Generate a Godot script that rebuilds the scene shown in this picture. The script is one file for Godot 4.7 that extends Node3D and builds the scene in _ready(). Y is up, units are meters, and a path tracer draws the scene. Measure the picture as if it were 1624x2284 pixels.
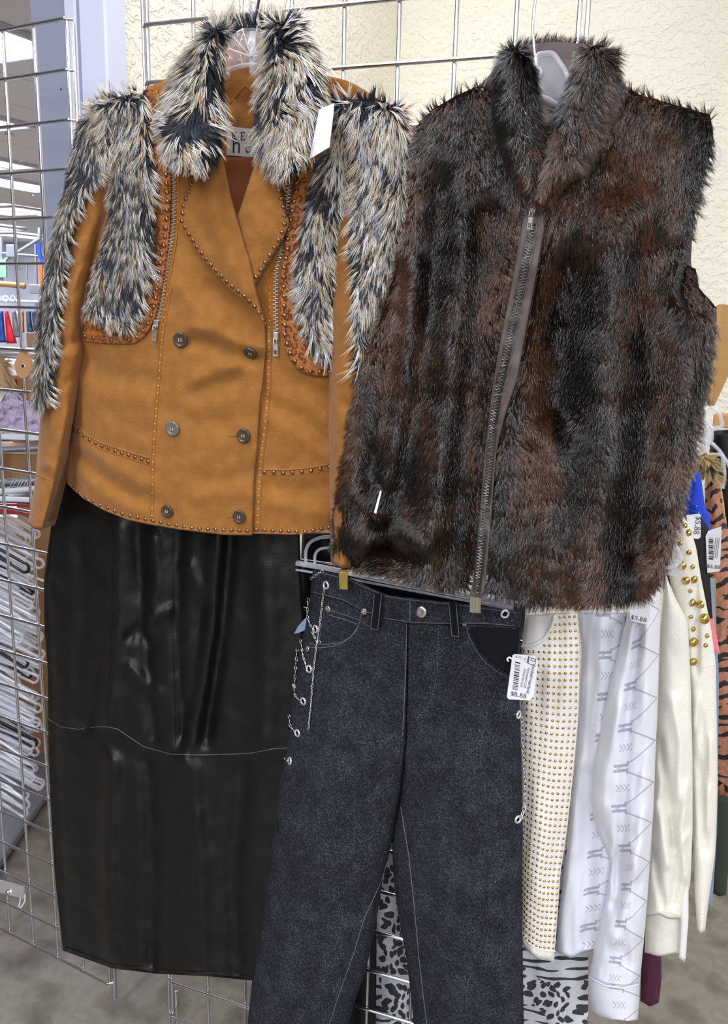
extends Node3D
# A thrift-shop corner: a tan suede and fur jacket, a brown fur vest, black jeans and a leather skirt
# hung on chrome gridwall, racks of clothes and clear hangers beside them. Units are metres, y is up.

const FOC := 1920.0
const EYE := Vector3(0, 1.45, 0)
const SQ := 0.0762
var cam_r: Vector3
var cam_u: Vector3
var cam_f: Vector3
var used := {}
var rng := RandomNumberGenerator.new()
var nz := FastNoiseLite.new()
var nz2 := FastNoiseLite.new()
var M := {}
var room: Basis

func axes() -> void:
	var p := deg_to_rad(12.8)
	var r := deg_to_rad(-1.62)
	var up := Vector3(0, cos(p), -sin(p))
	cam_f = Vector3(0, -sin(p), -cos(p))
	cam_r = Vector3(cos(r), 0, 0) - up * sin(r)
	cam_u = Vector3(sin(r), 0, 0) + up * cos(r)

func _ready() -> void:
	rng.seed = 7
	nz.seed = 3
	nz.frequency = 1.0
	nz.fractal_octaves = 3
	nz2.seed = 11
	nz2.frequency = 1.0
	nz2.fractal_octaves = 2
	axes()
	room = Basis(Vector3.UP, -0.4724)
	# ---- camera, environment, lights, exposure
	var cam := Camera3D.new()
	cam.name = "camera"
	cam.transform = Transform3D(Basis(cam_r, cam_u, -cam_f), EYE)
	cam.fov = rad_to_deg(2.0 * atan(1142.0 / FOC))
	cam.near = 0.05
	cam.far = 80.0
	add_child(cam)
	cam.current = true
	var we := WorldEnvironment.new()
	var env := Environment.new()
	env.background_mode = Environment.BG_COLOR
	env.background_color = Color(0.55, 0.57, 0.62)
	env.background_energy_multiplier = 0.25
	env.tonemap_mode = Environment.TONE_MAPPER_LINEAR
	env.tonemap_exposure = 1.4
	env.sdfgi_enabled = true
	env.ssao_enabled = true
	env.ssil_enabled = true
	we.environment = env
	we.name = "world_environment"
	add_child(we)
	materials()
	ceiling_lights()
	# ---- large structure
	structure()
	gridwalls()
	# ---- garments
	leather_skirt()
	jacket()
	vest()
	jeans()
	rack_garments()
	# ---- surroundings
	hanger_cart()
	far_room()

# ------------------------------------------------------------------ camera helpers
func ray(p: Vector2) -> Vector3:
	return cam_f + cam_r * ((p.x - 812.0) / FOC) + cam_u * ((1142.0 - p.y) / FOC)

func shot(w: Vector3) -> Vector2:
	var q := w - EYE
	var d := q.dot(cam_f)
	return Vector2(812.0 + FOC * q.dot(cam_r) / d, 1142.0 - FOC * q.dot(cam_u) / d)

func at(x: float, y: float, z: float) -> Vector3:   # the point z metres into the scene that shows at x, y
	var d := ray(Vector2(x, y))
	return EYE + d * (z / -d.z)

func in_room(a: float, y: float, c: float) -> Vector3:
	return room * Vector3(a, y, c)

# A vertical plane: origin o, horizontal axis u, normal n towards the viewer
class Pl:
	var o: Vector3
	var u: Vector3
	var n: Vector3
	func p3(q: Vector2) -> Vector3:
		return o + u * q.x + Vector3.UP * q.y

func plane(o: Vector3, deg: float, off := 0.0) -> Pl:
	var p := Pl.new()
	var a := deg_to_rad(deg)
	p.u = Vector3(cos(a), 0, sin(a))
	p.n = Vector3(-sin(a), 0, cos(a))
	p.o = o + p.n * off
	return p

func on(p: Vector2, pl: Pl) -> Vector2:
	var d := ray(p)
	var t := (pl.o - EYE).dot(pl.n) / d.dot(pl.n)
	var w := EYE + d * t - pl.o
	return Vector2(w.dot(pl.u), w.y)

func xy(a: Array) -> PackedVector2Array:   # [x, y, x, y ...]
	var o := PackedVector2Array()
	for i in range(0, a.size(), 2):
		o.append(Vector2(a[i], a[i + 1]))
	return o

func line_on(a: Array, pl: Pl) -> PackedVector2Array:
	var o := PackedVector2Array()
	for q in xy(a):
		o.append(on(q, pl))
	return o

func resample(p: PackedVector2Array, n: int, smooth := 2) -> PackedVector2Array:
	var len := PackedFloat32Array([0.0])
	for i in range(1, p.size()):
		len.append(len[i - 1] + p[i].distance_to(p[i - 1]))
	var total := len[p.size() - 1]
	var o := PackedVector2Array()
	var k := 0
	for i in n + 1:
		var d := total * i / n
		while k < p.size() - 2 and len[k + 1] < d:
			k += 1
		var w := (d - len[k]) / maxf(len[k + 1] - len[k], 1e-9)
		o.append(p[k].lerp(p[k + 1], clampf(w, 0, 1)))
	for r in smooth:
		var q := o.duplicate()
		for i in range(1, n):
			o[i] = (q[i - 1] + q[i] * 2.0 + q[i + 1]) * 0.25
	return o

# ------------------------------------------------------------------ nodes
func thing(called: String, label: String, category: String, base: Vector3, group := "") -> Node3D:
	var o := Node3D.new()
	used[called] = used.get(called, -1) + 1
	o.name = called if used[called] == 0 else "%s_%03d" % [called, used[called]]
	o.position = base
	o.set_meta("label", label)
	o.set_meta("category", category)
	if group:
		o.set_meta("group", group)
	add_child(o)
	return o

func world_of(o: Node3D) -> Transform3D:
	var t := o.transform
	var p := o.get_parent()
	while p is Node3D and p != self:
		t = p.transform * t
		p = p.get_parent()
	return t

func part(parent: Node3D, called: String, mesh: Mesh, m: Material, where := Transform3D(), label := "") -> MeshInstance3D:
	var o := MeshInstance3D.new()
	o.name = called
	o.mesh = mesh
	o.material_override = m
	o.transform = where if parent == self else world_of(parent).affine_inverse() * where
	if label:
		o.set_meta("label", label)
	parent.add_child(o, true)
	return o

func single(called: String, mesh: Mesh, m: Material, label: String, category: String, where := Transform3D(), group := "") -> MeshInstance3D:
	used[called] = used.get(called, -1) + 1
	var o := part(self, called if used[called] == 0 else "%s_%03d" % [called, used[called]], mesh, m, where, label)
	o.set_meta("category", category)
	if group:
		o.set_meta("group", group)
	return o

func struct(called: String, mesh: Mesh, m: Material, where := Transform3D(), parent: Node3D = self) -> MeshInstance3D:
	var o := part(parent, called, mesh, m, where)
	if parent == self:
		o.set_meta("kind", "structure")
	return o

# ------------------------------------------------------------------ meshes
func commit(v: PackedVector3Array, idx: PackedInt32Array, uv := PackedVector2Array(), col := PackedColorArray(), smooth := true) -> ArrayMesh:
	var nor := PackedVector3Array()
	if not smooth:
		var v2 := PackedVector3Array()
		var n2 := PackedVector3Array()
		var u2 := PackedVector2Array()
		var i2 := PackedInt32Array()
		for k in range(0, idx.size(), 3):
			var a := v[idx[k]]
			var b := v[idx[k + 1]]
			var c := v[idx[k + 2]]
			var n := (c - a).cross(b - a).normalized()
			for q in 3:
				i2.append(v2.size())
				v2.append(v[idx[k + q]])
				n2.append(n)
				if uv.size():
					u2.append(uv[idx[k + q]])
		v = v2
		nor = n2
		uv = u2
		idx = i2
	else:
		nor.resize(v.size())
		for k in range(0, idx.size(), 3):
			var n := (v[idx[k + 2]] - v[idx[k]]).cross(v[idx[k + 1]] - v[idx[k]])
			nor[idx[k]] += n
			nor[idx[k + 1]] += n
			nor[idx[k + 2]] += n
		for k in nor.size():
			nor[k] = nor[k].normalized() if nor[k].length_squared() > 1e-20 else Vector3.UP
	var a := []
	a.resize(Mesh.ARRAY_MAX)
	a[Mesh.ARRAY_VERTEX] = v
	a[Mesh.ARRAY_NORMAL] = nor
	a[Mesh.ARRAY_INDEX] = idx
	if uv.size():
		a[Mesh.ARRAY_TEX_UV] = uv
	if col.size():
		a[Mesh.ARRAY_COLOR] = col
	var m := ArrayMesh.new()
	m.add_surface_from_arrays(Mesh.PRIMITIVE_TRIANGLES, a)
	return m

func box(size: Vector3, bevel := 0.0) -> ArrayMesh:   # a box with chamfered edges
	var h := size * 0.5
	bevel = minf(bevel, minf(h.x, minf(h.y, h.z)) * 0.9)
	var v := PackedVector3Array()
	var idx := PackedInt32Array()
	if bevel <= 0.0:
		for f in [[Vector3.RIGHT, Vector3.UP], [Vector3.LEFT, Vector3.UP], [Vector3.UP, Vector3.BACK], [Vector3.DOWN, Vector3.BACK], [Vector3.BACK, Vector3.UP], [Vector3.FORWARD, Vector3.UP]]:
			var n: Vector3 = f[0]
			var b: Vector3 = f[1]
			var t := b.cross(n)
			var k := v.size()
			for s in [[-1, -1], [-1, 1], [1, 1], [1, -1]]:
				v.append((n + t * s[0] + b * s[1]) * h)
			idx.append_array([k, k + 1, k + 2, k, k + 2, k + 3])
		return commit(v, idx, PackedVector2Array(), PackedColorArray(), false)
	for sx in [-1, 1]:
		for sy in [-1, 1]:
			for sz in [-1, 1]:
				var s := Vector3(sx, sy, sz)
				v.append(s * (h - Vector3(0, bevel, bevel)))
				v.append(s * (h - Vector3(bevel, 0, bevel)))
				v.append(s * (h - Vector3(bevel, bevel, 0)))
	return hull_box(v)

func hull_box(v: PackedVector3Array) -> ArrayMesh:
	var idx := PackedInt32Array()
	var c := func(x: int, y: int, z: int, k: int) -> int: return ((x * 2 + y) * 2 + z) * 3 + k
	var quads := []
	for s in 2:
		quads.append([c.call(s, 0, 0, 0), c.call(s, 0, 1, 0), c.call(s, 1, 1, 0), c.call(s, 1, 0, 0)])
		quads.append([c.call(0, s, 0, 1), c.call(0, s, 1, 1), c.call(1, s, 1, 1), c.call(1, s, 0, 1)])
		quads.append([c.call(0, 0, s, 2), c.call(0, 1, s, 2), c.call(1, 1, s, 2), c.call(1, 0, s, 2)])
	for a in 2:
		for b in 2:
			quads.append([c.call(a, b, 0, 0), c.call(a, b, 1, 0), c.call(a, b, 1, 1), c.call(a, b, 0, 1)])
			quads.append([c.call(a, 0, b, 0), c.call(a, 1, b, 0), c.call(a, 1, b, 2), c.call(a, 0, b, 2)])
			quads.append([c.call(0, a, b, 1), c.call(1, a, b, 1), c.call(1, a, b, 2), c.call(0, a, b, 2)])
	for q in quads:
		tri_out(v, idx, q[0], q[1], q[2])
		tri_out(v, idx, q[0], q[2], q[3])
	for a in 2:
		for b in 2:
			for d in 2:
				tri_out(v, idx, c.call(a, b, d, 0), c.call(a, b, d, 1), c.call(a, b, d, 2))
	return commit(v, idx, PackedVector2Array(), PackedColorArray(), false)

func tri_out(v: PackedVector3Array, idx: PackedInt32Array, a: int, b: int, c: int) -> void:
	var n := (v[c] - v[a]).cross(v[b] - v[a])
	if n.dot(v[a] + v[b] + v[c]) >= 0:
		idx.append_array([a, b, c])
	else:
		idx.append_array([a, c, b])

func tube(path: PackedVector3Array, r: float, sides := 6, closed := false, r_end := -1.0) -> ArrayMesh:
	var v := PackedVector3Array()
	var idx := PackedInt32Array()
	var n := path.size()
	var side := Vector3.ZERO
	for i in n:
		var t: Vector3
		if closed:
			t = path[(i + 1) % n] - path[(i - 1 + n) % n]
		else:
			t = path[mini(i + 1, n - 1)] - path[maxi(i - 1, 0)]
		t = t.normalized()
		if side == Vector3.ZERO:
			side = t.cross(Vector3.UP if absf(t.y) < 0.9 else Vector3.RIGHT).normalized()
		side = (side - t * side.dot(t)).normalized()
		var b := t.cross(side)
		var rr := r if r_end < 0 else lerpf(r, r_end, float(i) / (n - 1))
		for k in sides:
			var a := TAU * k / sides
			v.append(path[i] + (side * cos(a) + b * sin(a)) * rr)
	for i in (n if closed else n - 1):
		for k in sides:
			var a0 := i * sides + k
			var a1 := i * sides + (k + 1) % sides
			var b0 := ((i + 1) % n) * sides + k
			var b1 := ((i + 1) % n) * sides + (k + 1) % sides
			idx.append_array([a0, b0, a1, a1, b0, b1])
	if not closed:
		for e in [0, n - 1]:
			var k0 := v.size()
			v.append(path[e])
			for k in sides:
				var a: int = e * sides + k
				var b: int = e * sides + (k + 1) % sides
				idx.append_array([k0, a, b] if e == 0 else [k0, b, a])
	return commit(v, idx)

func rod(a: Vector3, b: Vector3, r: float, sides := 8) -> ArrayMesh:
	return tube(PackedVector3Array([a, b]), r, sides)

func lathe(profile: Array, sides := 16) -> ArrayMesh:   # [[radius, height] ...] around y
	var v := PackedVector3Array()
	var idx := PackedInt32Array()
	for p in profile:
		for k in sides:
			v.append(Vector3(cos(TAU * k / sides) * p[0], p[1], sin(TAU * k / sides) * p[0]))
	for i in profile.size() - 1:
		for k in sides:
			var a := i * sides + k
			var b := i * sides + (k + 1) % sides
			idx.append_array([a, b, a + sides, b, b + sides, a + sides])
	return commit(v, idx)

func to_world(pts: PackedVector2Array, pl: Pl, off := 0.0) -> PackedVector3Array:
	var o := PackedVector3Array()
	for q in pts:
		o.append(pl.p3(q) + pl.n * off)
	return o

func path3(a: Array) -> PackedVector3Array:
	return PackedVector3Array(a)

# A flat outline (plane coordinates) with a thickness, bevelled a little
func plate(pts: PackedVector2Array, pl: Pl, off: float, thick: float, uv_scale := 0.0) -> ArrayMesh:
	var tri := Geometry2D.triangulate_polygon(pts)
	var v := PackedVector3Array()
	var uv := PackedVector2Array()
	var idx := PackedInt32Array()
	var n := pts.size()
	for s in 2:
		for q in pts:
			v.append(pl.p3(q) + pl.n * (off - s * thick))
			uv.append(q * uv_scale)
	for k in range(0, tri.size(), 3):
		var a := tri[k]
		var b := tri[k + 1]
		var c := tri[k + 2]
		if (v[c] - v[a]).cross(v[b] - v[a]).dot(pl.n) < 0:
			var t := b
			b = c
			c = t
		idx.append_array([a, b, c, a + n, c + n, b + n])
	var ccw := Geometry2D.is_polygon_clockwise(pts)
	for k in n:
		var k2 := (k + 1) % n
		if ccw:
			idx.append_array([k, k2 + n, k2, k, k + n, k2 + n])
		else:
			idx.append_array([k, k2, k2 + n, k, k2 + n, k + n])
	return commit(v, idx, uv if uv_scale > 0 else PackedVector2Array(), PackedColorArray(), false)

func dome(r: float, h: float) -> ArrayMesh:
	return lathe([[r, 0.0], [r * 0.97, h * 0.35], [r * 0.75, h * 0.75], [r * 0.4, h * 0.95], [0.0001, h]], 10)

func facing(p: Vector3, n: Vector3, spin := 0.0) -> Transform3D:   # local y along n
	var x := Vector3.UP.cross(n)
	x = x.normalized() if x.length() > 0.01 else Vector3.RIGHT
	var b := Basis(x, n, x.cross(n))
	return Transform3D(b.rotated(n, spin), p)

# ------------------------------------------------------------------ cloth: a Coons patch on a plane, given depth
class Patch:
	var pl: Pl
	var nu: int
	var nv: int
	var q := PackedVector2Array()     # plane coordinates, row by row
	var p := PackedVector3Array()     # the front of the cloth
	var n := PackedVector3Array()
	var px := PackedVector2Array()    # where the front shows
	var wide := 0.0
	var high := 0.0
	func idx(i: int, j: int) -> int:
		return j * (nu + 1) + i

# edges are pixel outlines; front and back give the cloth's depth: front(s, t, plane point) -> metres
func patch(pl: Pl, left: Array, right: Array, top: Array, bottom: Array, nu: int, nv: int, front: Callable, creases := [], smooth := 2) -> Patch:
	var c := Patch.new()
	c.pl = pl
	c.nu = nu
	c.nv = nv
	var l := resample(line_on(left, pl), nv, smooth)
	var r := resample(line_on(right, pl), nv, smooth)
	var t := resample(line_on(top, pl), nu, smooth) if top else resample(PackedVector2Array([l[0], r[0]]), nu, 0)
	var b := resample(line_on(bottom, pl), nu, smooth) if bottom else resample(PackedVector2Array([l[nv], r[nv]]), nu, 0)
	l[0] = t[0]
	r[0] = t[nu]
	l[nv] = b[0]
	r[nv] = b[nu]
	c.wide = l[nv / 2].distance_to(r[nv / 2])
	c.high = t[nu / 2].distance_to(b[nu / 2])
	var lines := []
	for k in creases:
		var ln := line_on(k[0], pl)
		var box := Rect2(ln[0], Vector2.ZERO)
		for w in ln:
			box = box.expand(w)
		lines.append([ln, k[1], k[2], box.grow(k[1] * 2.2)])
	for j in nv + 1:
		var tt := float(j) / nv
		for i in nu + 1:
			var s := float(i) / nu
			var g := t[i] * (1 - tt) + b[i] * tt + l[j] * (1 - s) + r[j] * s - (t[0] * (1 - s) + t[nu] * s) * (1 - tt) - (b[0] * (1 - s) + b[nu] * s) * tt
			var h: float = front.call(s, tt, g)
			for k in lines:
				if k[3].has_point(g):
					var d := 1e9
					var ln: PackedVector2Array = k[0]
					for w in ln.size() - 1:
						d = minf(d, g.distance_squared_to(Geometry2D.get_closest_point_to_segment(g, ln[w], ln[w + 1])))
					h += k[2] * exp(-d / (k[1] * k[1]))
			c.q.append(g)
			var w3 := pl.p3(g)
			var see := EYE - w3
			c.p.append(w3 + see * (h / see.dot(pl.n)))
	c.n.resize(c.p.size())
	c.px.resize(c.p.size())
	for j in nv + 1:
		for i in nu + 1:
			var du := c.p[c.idx(mini(i + 1, nu), j)] - c.p[c.idx(maxi(i - 1, 0), j)]
			var dv := c.p[c.idx(i, mini(j + 1, nv))] - c.p[c.idx(i, maxi(j - 1, 0))]
			var n := dv.cross(du).normalized()
			c.n[c.idx(i, j)] = n if n.length() > 0.5 else pl.n
			c.px[c.idx(i, j)] = shot(c.p[c.idx(i, j)])
	return c

# The patch as a closed mesh: its back lies "thick" behind the plane (tube) or behind the front (sheet)
func cloth(c: Patch, thick: float, sheet := true, cols := PackedColorArray(), round_back := 0.0) -> ArrayMesh:
	var v := PackedVector3Array()
	var uv := PackedVector2Array()
	var idx := PackedInt32Array()
	var w := c.nu + 1
	var ring := 2 * w
	for j in c.nv + 1:
		for i in w:
			v.append(c.p[c.idx(i, j)])
			uv.append(Vector2(c.wide * i / c.nu, c.high * j / c.nv))
		for i in w:
			var k := c.nu - i
			var s := float(k) / c.nu
			var b := c.p[c.idx(k, j)] - c.pl.n * thick
			if not sheet:
				b = c.pl.p3(c.q[c.idx(k, j)]) - c.pl.n * (thick * sqrt(maxf(0.0, 1.0 - pow(2.0 * s - 1.0, 2))) + 0.001)
			v.append(b)
			uv.append(Vector2(c.wide * s, c.high * j / c.nv))
	for j in c.nv:
		for i in ring:
			var a := j * ring + i
			var b := j * ring + (i + 1) % ring
			idx.append_array([a, b, a + ring, b, b + ring, a + ring])
	for e in [0, c.nv]:
		for i in c.nu:
			var a: int = e * ring + i
			var a2: int = a + 1
			var b: int = e * ring + ring - 1 - i
			var b2: int = b - 1
			idx.append_array([a, b2, a2, a, b, b2] if e == 0 else [a, a2, b2, a, b2, b])
	var col := PackedColorArray()
	if cols.size():
		for j in c.nv + 1:
			for i in w:
				col.append(cols[c.idx(i, j)])
			for i in w:
				col.append(cols[c.idx(c.nu - i, j)])
	return commit(v, idx, uv, col)

# The point of a patch that shows at a pixel: [position, normal]
func pick(c: Patch, p: Vector2) -> Array:
	var best := 0
	var bd := 1e18
	for k in c.px.size():
		var d := c.px[k].distance_squared_to(p)
		if d < bd:
			bd = d
			best = k
	var i := best % (c.nu + 1)
	var j := best / (c.nu + 1)
	var iu := best + 1 if i < c.nu else best - 1
	var jv := best + c.nu + 1 if j < c.nv else best - c.nu - 1
	var du := c.px[iu] - c.px[best]
	var dv := c.px[jv] - c.px[best]
	var e := p - c.px[best]
	var det := du.x * dv.y - du.y * dv.x
	if absf(det) < 1e-6:
		return [c.p[best], c.n[best]]
	var a := clampf((e.x * dv.y - e.y * dv.x) / det, -1.5, 1.5)
	var b := clampf((du.x * e.y - du.y * e.x) / det, -1.5, 1.5)
	return [c.p[best] + (c.p[iu] - c.p[best]) * a + (c.p[jv] - c.p[best]) * b, c.n[best]]

func picks(c: Patch, a: Array, step: float) -> Array:   # points every "step" pixels along a pixel polyline
	var line := xy(a)
	var total := 0.0
	for i in line.size() - 1:
		total += line[i].distance_to(line[i + 1])
	var o := []
	for q in resample(line, maxi(1, roundi(total / step)), 0):
		o.append(pick(c, q))
	return o

func along(c: Patch, a: Array, r: float, step := 12.0, lift := 0.0) -> ArrayMesh:   # a thin cord lying on a patch
	var p := PackedVector3Array()
	for k in picks(c, a, step):
		p.append(k[0] + k[1] * lift)
	return tube(p, r, 6)

func studs(parent: Node3D, c: Patch, a: Array, step: float, mesh: Mesh, m: Material, called := "stud") -> void:
	for k in picks(c, a, step):
		part(parent, called, mesh, m, facing(k[0], k[1]))

func stitches(c: Patch, a: Array, step: float, size: Vector3, lift := 0.0003) -> ArrayMesh:   # short thread dashes
	var st := SurfaceTool.new()
	st.begin(Mesh.PRIMITIVE_TRIANGLES)
	var unit := box(size)
	var pk := picks(c, a, step)
	for i in pk.size():
		var d: Vector3 = pk[mini(i + 1, pk.size() - 1)][0] - pk[maxi(i - 1, 0)][0]
		var n: Vector3 = pk[i][1]
		d = (d - n * d.dot(n)).normalized()
		st.append_from(unit, 0, Transform3D(Basis(d.cross(n), d, n), pk[i][0] + n * lift))
	return st.commit()

# ------------------------------------------------------------------ fur
const STRAND := 0.022

func tuft(strands: int, spread: float, width: float, bend: float, sd: int, splay := 0.25, round := 0.8) -> ArrayMesh:   # STRAND long, along y
	var g := RandomNumberGenerator.new()
	g.seed = sd
	var v := PackedVector3Array()
	var nor := PackedVector3Array()
	var col := PackedColorArray()
	var idx := PackedInt32Array()
	for k in strands:
		var a := g.randf() * TAU
		var rr := sqrt(g.randf()) * spread
		var root := Vector3(cos(a) * rr, 0, sin(a) * rr)
		var l := g.randf_range(0.65, 1.0) * STRAND
		var side := Vector3(cos(g.randf() * TAU), 0, 0)
		var wa := g.randf_range(-0.8, 0.8)
		side = Vector3(cos(wa), 0, sin(wa))
		var out := Vector3(g.randf_range(-1, 1) * splay * spread * 4.0, 0, -bend * g.randf_range(0.5, 1.4))
		var tone := g.randf_range(0.78, 1.12)
		var first := v.size()
		var segs := 4
		for s in segs + 1:
			var t := float(s) / segs
			var c := root * (1.0 - 0.45 * t) + out * t * t + Vector3(0, l * t, 0)
			var w := width * (1.0 - t * t * 0.92) * 0.5
			var fn := side.cross((out * 2.0 * t - root * 0.45 + Vector3(0, l, 0)).normalized()).normalized()
			if fn.z < 0:
				fn = -fn
			for e in [-1.0, 1.0]:
				v.append(c + side * w * e)
				nor.append((fn + side * e * round).normalized())
				col.append(Color(tone, tone, tone))
		for s in segs:
			var q := first + s * 2
			idx.append_array([q, q + 2, q + 1, q + 1, q + 2, q + 3])
	var arr := []
	arr.resize(Mesh.ARRAY_MAX)
	arr[Mesh.ARRAY_VERTEX] = v
	arr[Mesh.ARRAY_NORMAL] = nor
	arr[Mesh.ARRAY_COLOR] = col
	arr[Mesh.ARRAY_INDEX] = idx
	var m := ArrayMesh.new()
	m.add_surface_from_arrays(Mesh.PRIMITIVE_TRIANGLES, arr)
	return m

# flow(s, t, world point) -> direction on the plane as Vector2 (right, up); tint(s, t, point) -> Color, alpha 0 skips
func fur(parent: Node3D, called: String, c: Patch, mesh: Mesh, m: Material, gap: float, length: Vector2, lift: Vector2, flow: Callable, tint: Callable, fringe := 1.0) -> void:
	var xf: Array[Transform3D] = []
	var cols := PackedColorArray()
	for j in c.nv:
		for i in c.nu:
			var k := c.idx(i, j)
			var a := c.p[k]
			var du := c.p[k + 1] - a
			var dv := c.p[k + c.nu + 1] - a
			var want := du.cross(dv).length() / (gap * gap)
			var count := int(want) + (1 if rng.randf() < want - int(want) else 0)
			for x in count:
				var s := rng.randf()
				var t := rng.randf()
				var pos := a + du * s + dv * t
				var ss := (i + s) / c.nu
				var tt := (j + t) / c.nv
				var col: Color = tint.call(ss, tt, pos)
				if col.a < 0.5:
					continue
				var n := c.n[k]
				var f: Vector2 = flow.call(ss, tt, pos)
				var tan := c.pl.u * f.x + Vector3.UP * f.y
				tan = (tan - n * tan.dot(n)).normalized()
				var d := (tan + n * rng.randf_range(lift.x, lift.y) + tan.cross(n) * rng.randfn(0, 0.16) + c.pl.u * (maxf(0.0, 1.0 - (1.0 - ss) * c.wide / 0.014) - maxf(0.0, 1.0 - ss * c.wide / 0.014)) * rng.randf_range(0.0, 1.7) * fringe + Vector3.UP * maxf(0.0, 1.0 - tt * c.high / 0.014) * rng.randf_range(0.0, 2.2) * fringe).normalized()
				var z := (n - d * n.dot(d)).normalized()
				var size := rng.randf_range(length.x, length.y) / STRAND
				xf.append(Transform3D(Basis(d.cross(z), d, z) * size, pos - n * 0.001))
				cols.append(col)
	if xf.is_empty():
		return
	var mm := MultiMesh.new()
	mm.transform_format = MultiMesh.TRANSFORM_3D
	mm.use_colors = true
	mm.mesh = mesh
	mm.instance_count = xf.size()
	var inv := world_of(parent).affine_inverse()
	for k in xf.size():
		mm.set_instance_transform(k, inv * xf[k])
		mm.set_instance_color(k, cols[k])
	var o := MultiMeshInstance3D.new()
	o.name = called
	o.multimesh = mm
	o.material_override = m
	o.set_meta("kind", "stuff")
	parent.add_child(o, true)

# ------------------------------------------------------------------ lettering
func letters(parent: Node3D, text: String, size: float, m: Material, where: Transform3D, font_name := "Droid Sans", called := "lettering") -> void:
	var f := SystemFont.new()
	f.font_names = PackedStringArray([font_name])
	var t := TextMesh.new()
	t.text = text
	t.font = f
	t.font_size = 32
	t.pixel_size = size / 32.0
	t.depth = 0.0003
	t.horizontal_alignment = HORIZONTAL_ALIGNMENT_CENTER
	t.vertical_alignment = VERTICAL_ALIGNMENT_CENTER
	part(parent, called, t, m, where)

func flat_on(pl: Pl, p: Vector2, off: float, spin := 0.0) -> Transform3D:   # a frame lying on a plane, x right, y up, z out
	var b := Basis(pl.u, Vector3.UP, pl.n).rotated(pl.n, spin)
	return Transform3D(b, pl.p3(p) + pl.n * off)

# ------------------------------------------------------------------ materials
func c8(r: int, g: int, b: int) -> Color:
	return Color8(r, g, b)

func mat(called: String, c: Color, rough := 0.8, metal := 0.0, spec := 0.5) -> StandardMaterial3D:
	var m := StandardMaterial3D.new()
	m.resource_name = called
	m.albedo_color = c
	m.roughness = rough
	m.metallic = metal
	m.metallic_specular = spec
	M[called] = m
	return m

func noise_tex(freq: float, ramp: Array, size := 512, oct := 4, kind := FastNoiseLite.TYPE_SIMPLEX_SMOOTH) -> NoiseTexture2D:
	var n := FastNoiseLite.new()
	n.seed = 21
	n.noise_type = kind
	n.frequency = freq
	n.fractal_octaves = oct
	var t := NoiseTexture2D.new()
	t.width = size
	t.height = size
	t.seamless = true
	t.noise = n
	if ramp:
		var g := Gradient.new()
		var off := PackedFloat32Array()
		var cc := PackedColorArray()
		for r in ramp:
			off.append(r[0])
			cc.append(r[1])
		g.offsets = off
		g.colors = cc
		t.color_ramp = g
	return t

func drawn(w: int, h: int, f: Callable) -> ImageTexture:
	var im := Image.create(w, h, false, Image.FORMAT_RGB8)
	for y in h:
		for x in w:
			im.set_pixel(x, y, f.call(x, y))
	return ImageTexture.create_from_image(im)

func triplanar(m: StandardMaterial3D, per_metre: float) -> void:
	m.uv1_triplanar = true
	m.uv1_world_triplanar = true
	m.uv1_scale = Vector3.ONE * per_metre

func glass(called: String, tint: Color, alpha: float, rough := 0.06) -> StandardMaterial3D:
	var m := mat(called, Color(tint.r, tint.g, tint.b, alpha), rough)
	m.transparency = BaseMaterial3D.TRANSPARENCY_ALPHA
	return m

func strand_mat(called: String, rough: float, spec: float) -> StandardMaterial3D:
	var m := mat(called, Color.WHITE, rough, 0.0, spec)
	m.vertex_color_use_as_albedo = true
	return m

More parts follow.
